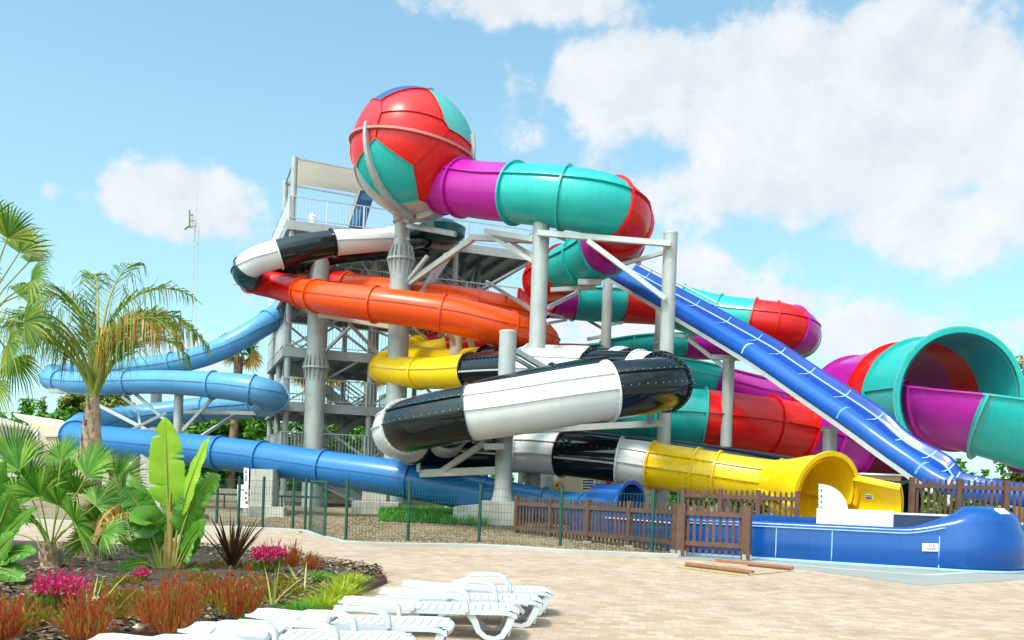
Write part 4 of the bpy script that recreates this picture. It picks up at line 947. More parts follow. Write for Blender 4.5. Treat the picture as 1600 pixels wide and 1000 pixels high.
# tower top shade sail on its posts
cz = LV[4]
cn = [T3(0, 0, cz + 3.05), T3(0, 3.8, cz + 2.95), T3(6.6, 3.8, cz + 2.75), T3(6.8, 0, cz + 2.8)]
rows = []
for j in range(13):
    r_ = []
    for i in range(17):
        u, v = i / 16, j / 12
        p = (cn[0] * (1 - u) + cn[3] * u) * (1 - v) + (cn[1] * (1 - u) + cn[2] * u) * v
        inset = (.55 * math.sin(PI * v) * (1 if u == 0 else 0))
        hgt = .55 * (min(1, min(u, 1 - u) / .25)) * (1 - abs(2 * v - 1)) ** .8
        p = p + Vector((0, 0, hgt + .06)) + uax * .35 * math.sin(PI * v) * (1 - u) * max(0, 1 - 6 * u) + vax * (.35 * math.sin(PI * u) * (max(0, 1 - 6 * v) - max(0, 6 * v - 5)))
        r_.append(p)
    rows.append(r_)
cano = thing('shade_sail', 'pale tan fabric shade sail stretched over the tower top deck', 'shade sail', T3(3, 3, cz))
MB().grid(rows).build('sail_cloth', 'canopy_cloth', cano, smooth=50)
b = MB()
for a, c in ((0, 1), (1, 2), (3, 0)): b.beam(cn[a], cn[c], .07)
b.build('sail_frame', 'steel', cano)
MB().cyl(T3(6.8, 0, cz), cn[3], .10, n=12).build('sail_post', 'steel', cano, smooth=40)
# slanted blue boards on the top deck
sb = thing('rule_board', 'slanted blue and white board standing on the tower top deck behind the railing', 'board', T3(3.0, 2.2, cz + .02))
pq = [T3(2.7, 2.2, cz + .1), T3(3.75, 2.2, cz + .1), T3(4.35, 2.2, cz + 2.7), T3(3.45, 2.2, cz + 2.7)]
b = MB(); b.add(pq + [p + vax * .12 for p in pq], [(0, 1, 2, 3), (7, 6, 5, 4), (0, 4, 5, 1), (1, 5, 6, 2), (2, 6, 7, 3), (3, 7, 4, 0)]); b.build('panel', 'gel_navyboard', sb)
def inpan(u, v): return (pq[0] * (1 - u) + pq[1] * u) * (1 - v) + (pq[3] * (1 - u) + pq[2] * u) * v - vax * .01
for (u0, v0, u1, v1, m) in ((0, 0, .18, 1, 'paint_white'), (.22, .30, .6, .62, 'gel_sky'), (.45, .05, .95, .25, 'ink_purple'), (.3, .82, .9, .95, 'gel_sky')):
    b = MB(); b.add([inpan(u0, v0), inpan(u1, v0), inpan(u1, v1), inpan(u0, v1)], [(0, 1, 2, 3)]); b.build('print', m, sb)
tb2 = thing('starter_post', 'slim teal and red post standing on the tower deck beside the sphere', 'post', T3(5.7, 1.4, cz))
MB().cyl(T3(5.7, 1.4, cz), T3(5.7, 1.4, cz + 1.7), .16, n=12).build('post', 'gel_teal', tb2, smooth=40); MB().cyl(T3(5.7, 1.4, cz + 1.7), T3(5.7, 1.4, cz + 1.85), .19, n=12).build('cap', 'gel_red', tb2, smooth=40)
bn = thing('litter_bin', 'small white bin standing on the tower top deck at the left', 'bin', T3(1.0, .5, cz))
MB().lathe(T3(1.0, .5, cz), [(.16, 0), (.2, .45), (.21, .5), (.12, .62)], 14).build('body', 'paint_white', bn, smooth=40); MB().lathe(T3(1.0, .5, cz + .62), [(.13, 0), (.1, .08), (.02, .1)], 14).build('lid', 'plastic_white', bn, smooth=40)
# tube mouths at the top deck that the slides start from
st = thing('start_tub', 'dark rounded start tub of a slide on the tower deck under the sphere', 'slide tub', W(690, 372, 44.5))
MB().lathe(W(690, 372, 44.5), [(.9, -.1), (1.15, .1), (1.2, .5), (1.05, .58), (.95, .35)], 24).build('bowl', 'gel_darkgreen', st, smooth=40)
MB().lathe(W(690, 372, 44.5) + Vector((0, .6, .5)), [(.95, 0), (.85, .35), (.5, .55), (.05, .62)], 24).build('hood', 'gel_black', st, smooth=40)

# ------------------------------------------------------------------ green mesh fence
posts_px = [(300, 818), (338, 822), (372, 824), (410, 828), (457, 830), (476, 832.5), (540, 847), (637, 849.5), (748, 852), (875, 858), (1018, 867), (1057, 869)]
FH = 1.62
mf = thing('mesh_fence', 'dark green wire mesh fence on posts around the gravel bed', 'fence', G(637, 849.5))
pp = [G(*p) for p in posts_px]
def wire_panel(a, c, h, parent, name='mesh_panel', gap=.085, hw=.2):
    b = MB(); Lr = (c - a).length; n_ = int(Lr / gap); up = Vector((0, 0, 1))
    for i in range(1, n_): q = a + (c - a) * i / n_; b.beam(q + up * .08, q + up * h, .007)
    k = int(h / hw)
    for i in range(k + 1): b.beam(a + up * (.08 + (h - .1) * i / k), c + up * (.08 + (h - .1) * i / k), .008)
    return b.build(name, 'green_wire', parent)
for p in pp:
    o = MB().cyl(p, p + Vector((0, 0, FH + .04)), .045, n=12).build('post', 'green_post', mf, smooth=40)
    MB().cyl(p + Vector((0, 0, FH + .04)), p + Vector((0, 0, FH + .06)), .05, n=12).build('cap', 'ink_dark', o)
for a, c in [(0, 1), (1, 2), (2, 3), (3, 4), (4, 5), (6, 7), (7, 8), (8, 9), (9, 10), (10, 11)]:
    wire_panel(pp[a], pp[c], FH - .05, mf)
gt = thing('mesh_gate', 'narrow green mesh gate between the fence posts beside the kerb bend', 'gate', G(497, 838))
ga, gb = G(484, 834), G(507, 843)
gfr = MB()
for p in (ga, gb): gfr.beam(p + Vector((0, 0, .05)), p + Vector((0, 0, FH)), .07)
for z in (.12, FH - .03): gfr.beam(ga + Vector((0, 0, z)), gb + Vector((0, 0, z)), .05)
gfr.build('gate_frame', 'green_post', gt)
wire_panel(ga, gb, FH - .05, gt, gap=.10, hw=.2)
b = MB().beam(ga * .15 + gb * .85 + Vector((0, 0, .9)), ga * .15 + gb * .85 + Vector((.02, -.1, .9)), .05).build('handle', 'ink_dark', gt)
low = thing('low_rail_fence', 'low black rail fence crossing the gravel behind the white sign', 'fence', W(420, 795, 36))
for x in (305, 350, 398, 440): p = W(x, 795, 37); z = terrain_z(p.x, 37); MB().beam((p.x, 37, z), (p.x, 37, z + .62), .06).build('post', 'ink_dark', low)
a, c = W(300, 790, 37), W(520, 790, 37); MB().beam((a.x, 37, terrain_z(a.x, 37) + .6), (c.x, 37, terrain_z(c.x, 37) + .6), .08).build('rail', 'ink_dark', low)

# ------------------------------------------------------------------ brown picket fences
def picket(label, a, c, z0, h, nposts, name='picket_fence', pitch=.155, lift=.16, ends=True, cat='fence', thick=.14):
    a, c = Vector(a), Vector(c); t = (c - a).normalized(); nn_ = Vector((t.y, -t.x, 0)); nn_ = nn_ if nn_.y < 0 else -nn_
    root = thing(name, label, cat, (a + c) / 2 + Vector((0, 0, z0)), 'brown wooden picket fences')
    Lr = (c - a).length; up = Vector((0, 0, 1)); k = int(Lr / pitch)
    b = MB()
    for i in range(k + 1):
        q = a + t * (Lr * i / k) - nn_ * .012 + up * z0; w = .036
        hh = h + R.uniform(-.008, .008); l_ = R.uniform(-.004, .004)
        pr = [(-w, lift * .45), (w, lift * .45), (w, hh - .05), (w * .35, hh), (-w * .35, hh), (-w, hh - .05)]
        v = [q + t * (x + l_) + up * z for x, z in pr]
        b.add([p + nn_ * .011 for p in v] + [p - nn_ * .011 for p in v], [(0, 1, 2, 3, 4, 5), (11, 10, 9, 8, 7, 6)] + [(i_, 6 + i_, 6 + (i_ + 1) % 6, (i_ + 1) % 6) for i_ in range(6)])
    b.build('pickets', 'wood_brown', root)
    for zr in (lift + .16, h - .22):
        MB().beam(a + up * (z0 + zr) + nn_ * .028, c + up * (z0 + zr) + nn_ * .028, .045, .125).build('rail', 'wood_brown', root, bevel=.006)
    for i in range(nposts):
        q = a + t * (Lr * i / (nposts - 1)) + nn_ * .0
        o = MB().beam(q + up * z0, q + up * (z0 + h + .02), thick, thick, up=(t.x, t.y, .001)).build('post', 'wood_brown', root, bevel=.01)
        MB().box((q.x - .11, q.y - .11, z0 - .02), (q.x + .11, q.y + .11, z0 + .13)).build('post_footing', 'concrete_pale', o, bevel=.01)
    return root
g0, g1, g2 = G(806, 842), G(1058, 869), G(1165, 876)
picket('long brown picket fence slanting along the gravel in front of the blue trough', g0, g1 - (g1 - g0).normalized() * .09, 0.03, 1.30, 5)
picket('brown picket gate leaf standing right of the green posts', g1 + (g2 - g1).normalized() * .09, g2, .03, 1.30, 2, name='picket_gate', cat='gate', pitch=.15, thick=.22)
pa, pc = W(1066, 812, 27.6), W(1245, 812, 26.4)
picket('short brown picket fence before the yellow tube, higher than the gate', (pa.x, pa.y, 0), (pc.x, pc.y, 0), .32, 1.45, 4, lift=.02)
pa, pc = W(1424, 795, 25.5), W(1720, 800, 25.2)
picket('brown picket fence on the raised terrace behind the trough at the right edge', (pa.x, pa.y, 0), (pc.x, pc.y, 0), 1.0, 1.28, 5, lift=.02)
tr = MB(); a = W(1412, 800, 25.1); tr.box((a.x, 25.05, -.02), (34, 36.5, .98))
structure(tr.build('terrace', 'concrete'))
# ------------------------------------------------------------------ planks on the paving
def plank(label, p, q, w, h, z, mat):
    a, c = G(*p) + Vector((0, 0, z + h / 2)), G(*q) + Vector((0, 0, z + h / 2))
    return tag(MB().beam(a, c, w, h).build('plank', mat, bevel=.006), label, 'plank', 'loose planks on the paving')
plank('thin yellowish batten lying nearest the sun loungers on the paving', (1058, 887), (1163, 900.5), .035, .03, .003, 'wood_yellow')
plank('grey green weathered board lying between the two front battens', (1071, 885), (1170, 897.5), .05, .035, .003, 'wood_dark')
plank('orange brown board lying along the back of the front plank pair', (1072, 882.5), (1177, 896), .07, .06, .003, 'wood_plank')
plank('long orange brown board lying below the picket gate towards the trough', (1119, 877.5), (1239, 890), .07, .06, .006, 'wood_plank')
plank('short brown offcut beside the long board under the picket gate', (1168, 884.5), (1236, 891.5), .05, .035, .006, 'wood_brown')
plank('thin pale strip lying crosswise between the plank pairs', (1168, 899.5), (1240, 892.5), .02, .012, .003, 'wood_yellow')
# ------------------------------------------------------------------ sign by the pier
sg = thing('info_sign', 'white two part sign with purple print beside the concrete pier', 'sign', (W(380, 800, 33).x, 33, terrain_z(W(380, 800, 33).x, 33)))
sticker(371, 757, 388, 793, 0, [(.10, .10, .22, .85, 'ink_purple'), (.35, .2, .6, .26, 'ink_purple'), (.72, .30, .92, .42, 'ink_red'), (.66, .52, .82, .62, 'ink_purple'), (.74, .70, .94, .84, 'ink_red')], sg, d=33, name='lower_panel')
sticker(381, 731, 388.5, 757, 0, [(.25, .15, .6, .32, 'ink_purple'), (.3, .4, .6, .8, 'ink_purple')], sg, d=33, name='upper_panel')
for x in (373, 386): p = W(x, 790, 33.06); MB().beam((p.x, p.y, terrain_z(p.x, 33) - .05), W(x, 745 if x > 380 else 760, 33.06), .05).build('post', 'steel', sg)
ws = thing('white_post', 'slim white post with bent top between the banana plant and the blue tube', 'post', (W(202, 790, 36).x, 36, terrain_z(W(202, 790, 36).x, 36)))
MB().tubepath([W(203, 790, 36), W(203, 728, 36), W(205, 722, 36)], .06, 10).build('pole', 'paint_white', ws, smooth=40)
# ------------------------------------------------------------------ sun loungers
UPV = Vector((0, 0, 1))
def make_lounger():
    root = thing('sun_lounger', 'x', 'sun lounger', (0, 0, 0), 'white plastic sun loungers in a row by the planting bed')
    Wd, H = .66, .335
    # long side frames curving down at the foot
    for sy in (-1, 1):
        rows = []
        for i in range(25):
            x = -1.98 + 2.0 * i / 24; z = H - .012 * math.sin(PI * i / 24) - (.05 * max(0, (x + .14) / .16) ** 2); w = .035
            if x < -1.22: z += .0
            y = sy * (Wd / 2 - .03 * max(0, (x + .2) / .22) ** 2)
            rows.append([Vector((x, y - w, z - .044)), Vector((x, y + w, z - .044)), Vector((x, y + w, z)), Vector((x, y - w, z))])
        b = MB().grid([r + [r[0]] for r in rows]); b.f += [(0, 1, 2, 3), (len(b.v) - 2, len(b.v) - 3, len(b.v) - 4, len(b.v) - 5)]
        b.build('side_frame', 'plastic_white', root, smooth=40, bevel=.0)
    b = MB()
    for i in range(13):
        x = -1.10 + 1.04 * i / 12; z = H - .004 - .012 * math.sin(PI * (x + 2) / 2)
        v = [(x - .034, z), (x + .034, z)]
        rows = []
        for j in range(9):
            y = (-1 + 2 * j / 8) * (Wd / 2 - .02); zz = z - .018 * (1 - (2 * j / 8 - 1) ** 2); xo = .012 * (2 * j / 8 - 1)
            rows.append([Vector((x - .0385 + xo, y, zz - .02)), Vector((x - .0385 + xo, y, zz)), Vector((x + .0385 + xo, y, zz)), Vector((x + .0385 + xo, y, zz - .02))])
        b.grid([r + [r[0]] for r in rows])
    b.build('seat_slats', 'plastic_white', root, smooth=40)
    b = MB(); rows = []
    for j in range(13):         # rounded foot end board
        y = (-1 + 2 * j / 12); x = .03 * (1 - y * y) - .0
        rows.append([Vector((x - .06, y * Wd * .47, H - .02)), Vector((x + .0, y * Wd * .47, H - .022)), Vector((x + .03, y * Wd * .47, H - .045)), Vector((x + .02, y * Wd * .47, H - .085)), Vector((x - .03, y * Wd * .47, H - .08))])
    b.grid([r + [r[0]] for r in rows]); b.build('foot_end', 'plastic_white', root, smooth=50)
    # head panel, slightly raised
    b = MB(); rows = []
    for i in range(10):
        u = i / 9; x = -1.16 - .80 * u; z = H + .010 + .035 * u - .012 * math.sin(PI * u) + (.0 if u < .95 else -.01)
        hw = (Wd / 2 - .05) * (1 if u < .75 else 1 - .28 * ((u - .75) / .25) ** 2)
        rows.append([Vector((x, hw * y, z - .02 * (1 - y * y))) for y in [k / 5 - 1 for k in range(11)]])
    top = rows; bot = [[p - UPV * .028 for p in r] for r in rows]
    b.grid(top); b.grid([list(reversed(r)) for r in bot])
    ring = lambda a: a[0] + [r[-1] for r in a[1:-1]] + list(reversed(a[-1])) + [r[0] for r in reversed(a[1:-1])]
    b.grid([ring(top), ring(bot)], True); hb = b.build('head_panel', 'plastic_white', root, smooth=40)
    b = MB()
    for i in range(5):
        u = .14 + i * .16; x = -1.16 - .80 * u; z = H + .010 + .035 * u - .012 * math.sin(PI * u)
        b.beam((x, -.22, z - .010), (x, .22, z - .010), .012, .012)
    # arched arm rests
    for sy in (-1, 1):
        pts = [(-1.13, .31), (-1.10, .40), (-1.05, .452), (-.97, .474), (-.80, .478), (-.66, .47), (-.58, .445), (-.545, .41), (-.535, .31)]
        rows = []
        for i, (x, z) in enumerate(pts):
            x0, z0 = pts[max(0, i - 1)]; x1, z1 = pts[min(len(pts) - 1, i + 1)]; l = math.hypot(x1 - x0, z1 - z0); nx, nz_ = -(z1 - z0) / l, (x1 - x0) / l
            y = sy * (Wd / 2 + .015); t = .018; w = .042
            rows.append([Vector((x + nx * t, y - w, z + nz_ * t)), Vector((x + nx * t * 1.6, y, z + nz_ * t * 1.6)), Vector((x + nx * t, y + w, z + nz_ * t)), Vector((x - nx * t, y + w, z - nz_ * t)), Vector((x - nx * t, y - w, z - nz_ * t))])
        b = MB().grid([r + [r[0]] for r in rows]); b.build('armrest', 'plastic_white', root, smooth=50)
    # leg frames: curved C legs with a cross panel
    for xc, sg in ((-.30, 1), (-1.30, -1)):
        for sy in (-1, 1):
            pts = [(xc - .20 * sg, .29), (xc - .14 * sg, .20), (xc - .10 * sg, .10), (xc - .02 * sg, .035), (xc + .08 * sg, .015), (xc + .16 * sg, .05), (xc + .22 * sg, .15), (xc + .27 * sg, .29)]
            rows = []
            for i, (x, z) in enumerate(pts):
                x0, z0 = pts[max(0, i - 1)]; x1, z1 = pts[min(len(pts) - 1, i + 1)]; l = math.hypot(x1 - x0, z1 - z0); nx, nz_ = -(z1 - z0) / l, (x1 - x0) / l
                t = .022 + .02 * abs(i - 3.5) / 3.5; y = sy * (Wd / 2 - .015)
                rows.append([Vector((x + nx * t, y - .022, max(.0, z + nz_ * t))), Vector((x + nx * t, y + .022, max(0, z + nz_ * t))), Vector((x - nx * t, y + .022, max(0, z - nz_ * t))), Vector((x - nx * t, y - .022, max(0, z - nz_ * t)))])
            b = MB().grid([r + [r[0]] for r in rows]); b.f += [(0, 1, 2, 3), (len(b.v) - 2, len(b.v) - 3, len(b.v) - 4, len(b.v) - 5)]
            b.build('leg', 'plastic_white', root, smooth=40)
        b = MB(); q = [(xc + .22 * sg, .05), (xc + .29 * sg, .30)]
        for z0, z1 in ((0.0, .42), (.72, 1.0)):
            a_ = (q[0][0] + (q[1][0] - q[0][0]) * z0, q[0][1] + (q[1][1] - q[0][1]) * z0); c_ = (q[0][0] + (q[1][0] - q[0][0]) * z1, q[0][1] + (q[1][1] - q[0][1]) * z1)
            v = [Vector((a_[0], -Wd / 2 + .02, a_[1])), Vector((a_[0], Wd / 2 - .02, a_[1])), Vector((c_[0], Wd / 2 - .02, c_[1])), Vector((c_[0], -Wd / 2 + .02, c_[1]))]
            w = [p + Vector((.022, 0, 0)) for p in v]; b.add(v + w, [(0, 1, 2, 3), (7, 6, 5, 4), (0, 4, 5, 1), (1, 5, 6, 2), (2, 6, 7, 3), (3, 7, 4, 0)])
        b.build('cross_panel', 'plastic_shade', root)
    return root
L0 = make_lounger()
spots = [(857, 11.5, 'white sun lounger farthest from the camera, its foot end reaching furthest right over the paving'), (843, 10.58, 'second white sun lounger from the far end of the row, overlapping the farthest one'),
         (806, 9.65, 'third white sun lounger from the far end, its curved legs standing clear on the paving'), (703, 8.42, 'fourth white sun lounger from the far end, foot end short of the one behind'),
         (640, 7.45, 'white sun lounger next to the nearest ones, its foot end touching the bottom photo edge'), (520, 6.72, 'second nearest white sun lounger, only its arms and head end in the photo'),
         (440, 6.0, 'nearest white sun lounger, cut off by the bottom left edge of the photo')]
for i, (px, d, lab) in enumerate(spots):
    o = L0 if i == 0 else copy_tree(L0)
    p = W(px, 900, d); o.location = (p.x, d, 0); o.scale = (.95, .95, .95); o.rotation_euler = (0, 0, math.radians([3.5, 2.5, 1.5, -1, -2, -2, -2][i])); o['label'] = lab

# ------------------------------------------------------------------ plants
def rv(s=1): return Vector((R.uniform(-s, s), R.uniform(-s, s), R.uniform(-s, s)))
def feather_frond(mb, mbp, base, az, el, L, droop, nl=46, ll=.92, dead=False, hang=1.25):
    """arching rachis with hanging leaflets"""
    d = Vector((math.sin(az), math.cos(az), 0)); pts = []; p = Vector(base); e = el; st = L / 16
    for i in range(17):
        pts.append(p.copy()); p = p + (d * math.cos(e) + UPV * math.sin(e)) * st; e -= droop * (.05 + 1.9 * i / 16) / 16
    mbp.tubepath(pts, [.045 * (1 - i / 16) ** 1.5 + .006 for i in range(17)], 6)
    side = d.cross(UPV)
    for i in range(nl):
        t = .24 + .76 * i / (nl - 1); k = t * 16; j = min(15, int(k)); q = pts[j].lerp(pts[j + 1], k - j); T = (pts[j + 1] - pts[j]).normalized()
        l = ll * (math.sin(PI * min(1, .18 + t * .86)) ** .6) * R.uniform(.75, 1.15)
        for s in (-1, 1):
            if R.random() < .06: continue
            dr = (side * s * R.uniform(.6, 1) + T * R.uniform(.45, .9) + UPV * R.uniform(-.1, .35)).normalized()
            g = hang * R.uniform(.7, 1.3)
            a = q; b_ = q + dr * l * .45; c = b_ + (dr * (1 - .55 * g) - UPV * .75 * g).normalized() * l * .35; f = c + (dr * .25 - UPV * (.5 + g)).normalized() * l * .35
            w = .022; sd = T.cross(dr).normalized() if not dead else UPV.cross(dr).normalized()
            sd = (sd + T * .8).normalized()
            mb.strip([a, b_, c, f], [w * .7, w, w * .7, .004], sd)
def fan_leaf(mb, mbp, base, tip, R_, spread=200, nseg=26, fold=.25, face=None, droop=.25, pet_r=.014):
    """petiole from base to tip (hub), then a fan of blades"""
    base, tip = Vector(base), Vector(tip); d = (tip - base).normalized()
    mid = base.lerp(tip, .5) + UPV * (tip - base).length * .06
    mbp.tubepath([base, mid, tip], [pet_r * 1.4, pet_r, pet_r * .8], 5)
    f = Vector(face) if face is not None else Vector((R.uniform(-.4, .4), -1, R.uniform(.2, .8)))
    n_ = (f - d * f.dot(d)); n_ = n_.normalized() if n_.length > .05 else d.orthogonal().normalized()
    s = d.cross(n_).normalized()
    for i in range(nseg):
        a = math.radians(-spread / 2 + spread * i / (nseg - 1)); r = R_ * (1 - .22 * abs(a / math.radians(spread / 2)) ** 2) * R.uniform(.92, 1.06)
        dr = (math.cos(a) * d + math.sin(a) * s).normalized(); sd = (-math.sin(a) * d + math.cos(a) * s)
        w = R_ * math.radians(spread) / nseg * .95
        p1 = tip + dr * r * .45 + n_ * r * .03; p2 = tip + dr * r * .78 + n_ * r * .02 - UPV * droop * r * .12; p3 = tip + dr * r - UPV * droop * r * R.uniform(.2, .55)
        tw = (sd + n_ * fold * (1 if i % 2 else -1)).normalized()
        mb.strip([tip, p1, p2, p3], [w * .12, w * .62, w * .42, .004], tw)
def paddle(name, mat, parent, base, mid, tip, width, face, petiole=.35, label=None, sag=.1, notch=0, curl=.35):
    """banana-like leaf: stalk then broad blade with a midrib, edges torn here and there"""
    base, mid, tip = Vector(base), Vector(mid), Vector(tip); f = Vector(face)
    P = lambda t: base * (1 - t) ** 2 + mid * 2 * t * (1 - t) + tip * t * t
    stalk = MB(); stalk.tubepath([P(petiole * i / 5) for i in range(6)] , [.030 - .012 * i / 5 for i in range(6)], 6)
    NR = 48; rib = [P(petiole + (1 - petiole) * i / NR) for i in range(NR + 1)]
    b = MB(); rows = []; cuts = [R.randint(10, 42) for _ in range(notch)]; cutr = [R.randint(10, 42) for _ in range(notch)]; width = width * .86
    for i, p in enumerate(rib):
        t = i / NR; T = (rib[min(NR, i + 1)] - rib[max(0, i - 1)]).normalized()
        n_ = (f - T * f.dot(T)).normalized(); s = T.cross(n_).normalized()
        w = width / 2 * (min(1, t / .16) ** .6) * max(0, 1 - max(0, (t - .42) / .58) ** 2.2) ** .72 * (1 + .03 * math.sin(i * 1.7))
        w = max(w, .004)
        wl = w * (.45 if i in cuts else 1); w = w * (.5 if i in cutr else 1)
        def at(y, ww): return p + s * ww * y + n_ * (.22 * ww * abs(y) - curl * ww * y * y) + n_ * (.0045 * (1 if i % 2 else -1) * min(1, abs(y) * 4) + .012 * math.sin(i * .55 + 3 * y) * abs(y))
        rows.append([at(y, wl if y < 0 else w) for y in (-1, -.75, -.5, -.25, 0, .25, .5, .75, 1)])
    b.grid(rows); o = b.build(name, mat, parent, smooth=60, label=label)
    for i in range(5): pass
    stalk.tubepath([q + (f * .012) for q in rib[:46]], [.017 * (1 - i / 50) for i in range(46)], 5)
    stalk.build('midrib', 'petiole', o, smooth=60)
    return o
def bp(px, py): 
    p = G(px, py, .14); return p
# --- feather palm in front of the blue curls
pd = 16.5
pbp = W(128, 878, pd); pbp.z = .1
pal = thing('feather_palm', 'tall feather palm with drooping green and orange fronds before the blue tube curls', 'palm tree', pbp)
tr_ = MB(); tp_ = W(147, 612, pd)
pts = [pbp.lerp(tp_, t) + Vector((.05 * math.sin(3 * t), 0, 0)) for t in [i / 14 for i in range(15)]]
tr_.tubepath(pts, [.20, .19, .185, .185, .185, .19, .20, .20, .19, .17, .15, .125, .105, .09, .08], 14)
for i in range(34):             # old leaf bases hugging the upper trunk
    t = .52 + .42 * i / 34; a = i * 2.4; q = pbp.lerp(tp_, t); e = Vector((math.cos(a), math.sin(a), 0)); r = .20 - .08 * max(0, t - .6) / .4
    tr_.strip([q + e * r * .80 - UPV * .12, q + e * r * .90 + UPV * .05, q + e * (r * .92 + .01) + UPV * .24], [.13, .09, .02], e.cross(UPV))
tr_.build('trunk', 'trunk_palm', pal, smooth=50)
cb, cp = MB(), MB(); dd, ddp = MB(), MB()
hub = tp_ + Vector((0, 0, -.05))
for az, el, L_, dr in [(-95, 68, 2.9, 2.5), (-80, 58, 2.6, 2.3), (-60, 82, 3.4, 2.4), (-115, 62, 2.6, 2.4), (-30, 87, 3.5, 1.8), (-75, 84, 3.3, 2.2), (5, 88, 3.6, 1.4), (60, 84, 3.4, 2.1), (80, 66, 2.9, 2.5), (100, 56, 2.6, 2.3), (115, 70, 2.9, 2.6), (200, 65, 2.5, 2.6), (-150, 74, 2.6, 2.6), (-20, 72, 2.6, 2.6), (70, 76, 3.0, 2.7)]:
    feather_frond(cb, cp, hub + rv(.06), math.radians(az), math.radians(el), L_, dr + .45)
for az, el, L_, dr in [(62, 84, 2.9, 3.1), (84, 78, 2.8, 3.2), (110, 80, 2.6, 3.3)]:
    feather_frond(dd, ddp, hub + rv(.05), math.radians(az), math.radians(el), L_, dr + .3, ll=.85, dead=True, hang=1.4)
o = cb.build('crown', 'leaf_feather', pal); cp.build('frond_stalks', 'petiole', o, smooth=60)
o = dd.build('dead_fronds', 'leaf_dead', pal, label='dry orange fronds hanging on the right'); ddp.build('frond_stalks', 'petiole_red', o, smooth=60)
b = MB()
for px, py in [(184, 428), (206, 418), (248, 432)]:
    q = W(px, py, pd); b.tubepath([hub + UPV * .3, hub.lerp(q, .6) + UPV * .1, q], [.012, .008, .003], 4)
b.build('spear_leaves', 'petiole', pal)
# --- fan palm at the left edge
wp = thing('fan_palm', 'tall fan palm at the left photo edge with arching green fans', 'palm tree', (W(-75, 870, 14).x, 14, 0))
hb = W(-30, 500, 14)
tk = MB(); q0 = Vector((W(-75, 870, 14).x, 14, .08)); tk.tubepath([q0.lerp(hb, t) for t in (0, .1, .3, .6, .85, 1)], [.30, .24, .21, .20, .22, .12], 14); tk.build('trunk', 'trunk_palm', wp, smooth=50)
cb, cp = MB(), MB()
for px, py, r_, dz, sp, dp in [(12, 372, .62, -.3, 150, .35), (30, 395, .62, .2, 150, .6), (-20, 350, .6, .1, 160, .3), (48, 440, .60, -.5, 170, 1.0), (30, 462, .55, .3, 170, 1.3), (38, 503, .6, -.2, 160, .9), (12, 535, .55, -.5, 170, 1.4), (-40, 420, .6, -.5, 180, .5), (-85, 440, .6, 0, 180, .5), (-90, 520, .6, .3, 180, .8), (20, 560, .5, .5, 160, 1.4), (-10, 600, .5, -.3, 160, 1.5), (45, 410, .5, .5, 150, .4)]:
    fan_leaf(cb, cp, hb + rv(.06), W(px, py, 14 + dz), r_, sp, 26, .3, (R.uniform(-.5, .5), -1, R.uniform(-.2, .6)), dp)
o = cb.build('crown', 'leaf_fan_dark', wp); cp.build('frond_stalks', 'petiole', o, smooth=60)
# --- low fan palms in the bed
def low_fan(label, px, py, d, fans, trunk=True, mat='leaf_fan'):
    p = W(px, py, d); p.z = .12
    root = thing('low_fan_palm', label, 'palm plant', p, 'low fan palms in the planting bed')
    if trunk:
        t = MB()
        t.tubepath([p - UPV * .05, p + UPV * .12, p + UPV * .34], [.15, .13, .09], 12)
        for i in range(26):
            a = i * 2.4; z = .02 + .012 * i; e = Vector((math.cos(a), math.sin(a), 0)); t.strip([p + e * .11 + UPV * z, p + e * .17 + UPV * (z + .10), p + e * .19 + UPV * (z + .2)], [.10, .07, .02], e.cross(UPV))
        t.build('trunk', 'trunk_palm', root, smooth=50)
    cb, cp = MB(), MB()
    for fx, fy, dz, r_, sp, dp in fans:
        fan_leaf(cb, cp, p + UPV * .3 + rv(.05), W(fx, fy, d + dz), r_, sp, 26, .2, (R.uniform(-.6, .6), -1, R.uniform(.0, .9)), dp, .011)
    o = cb.build('crown', mat, root); cp.build('frond_stalks', 'petiole', o, smooth=60)
low_fan('low fan palm with short fibrous trunk and thin radiating fans', 78, 896, 13.4, [(30, 735, .2, .62, 150, .1), (62, 775, -.3, .55, 170, .5), (92, 790, -.5, .5, 190, .6), (135, 745, .1, .62, 150, .2), (118, 818, -.7, .58, 200, .5), (60, 822, -.4, .5, 200, .9), (30, 790, .0, .55, 190, .4), (150, 790, .3, .55, 180, .8), (160, 835, -.2, .5, 170, .9), (95, 720, .5, .55, 160, .2), (10, 830, -.1, .5, 180, .8)])
low_fan('taller fan palm rising between the feather palm trunk and the banana leaf', 130, 885, 15.2, [(148, 735, 0, .62, 140, .2), (182, 752, .2, .66, 130, .3), (110, 742, .2, .5, 150, .3), (120, 770, -.4, .62, 180, .7), (165, 790, -.3, .5, 160, .8), (90, 750, 0, .5, 160, .3)])
low_fan('upright fan palm at the left photo edge standing against the beige building', 0, 880, 15, [(22, 722, 0, .72, 130, .05), (-25, 722, .2, .7, 130, .05), (45, 755, -.2, .6, 150, .3), (-5, 770, -.3, .6, 170, .5), (-50, 760, 0, .6, 160, .4), (15, 800, -.4, .5, 180, .8)], trunk=False)
low_fan('drooping dark fan palm at the back of the bed beside the banana stems', 150, 880, 14.6, [(175, 795, .2, .5, 170, 1.2), (190, 770, .3, .55, 150, .8), (150, 815, -.1, .5, 180, 1.2), (135, 845, -.2, .45, 180, 1.2), (180, 830, 0, .42, 170, 1.4)], trunk=True, mat='leaf_fan_dark')
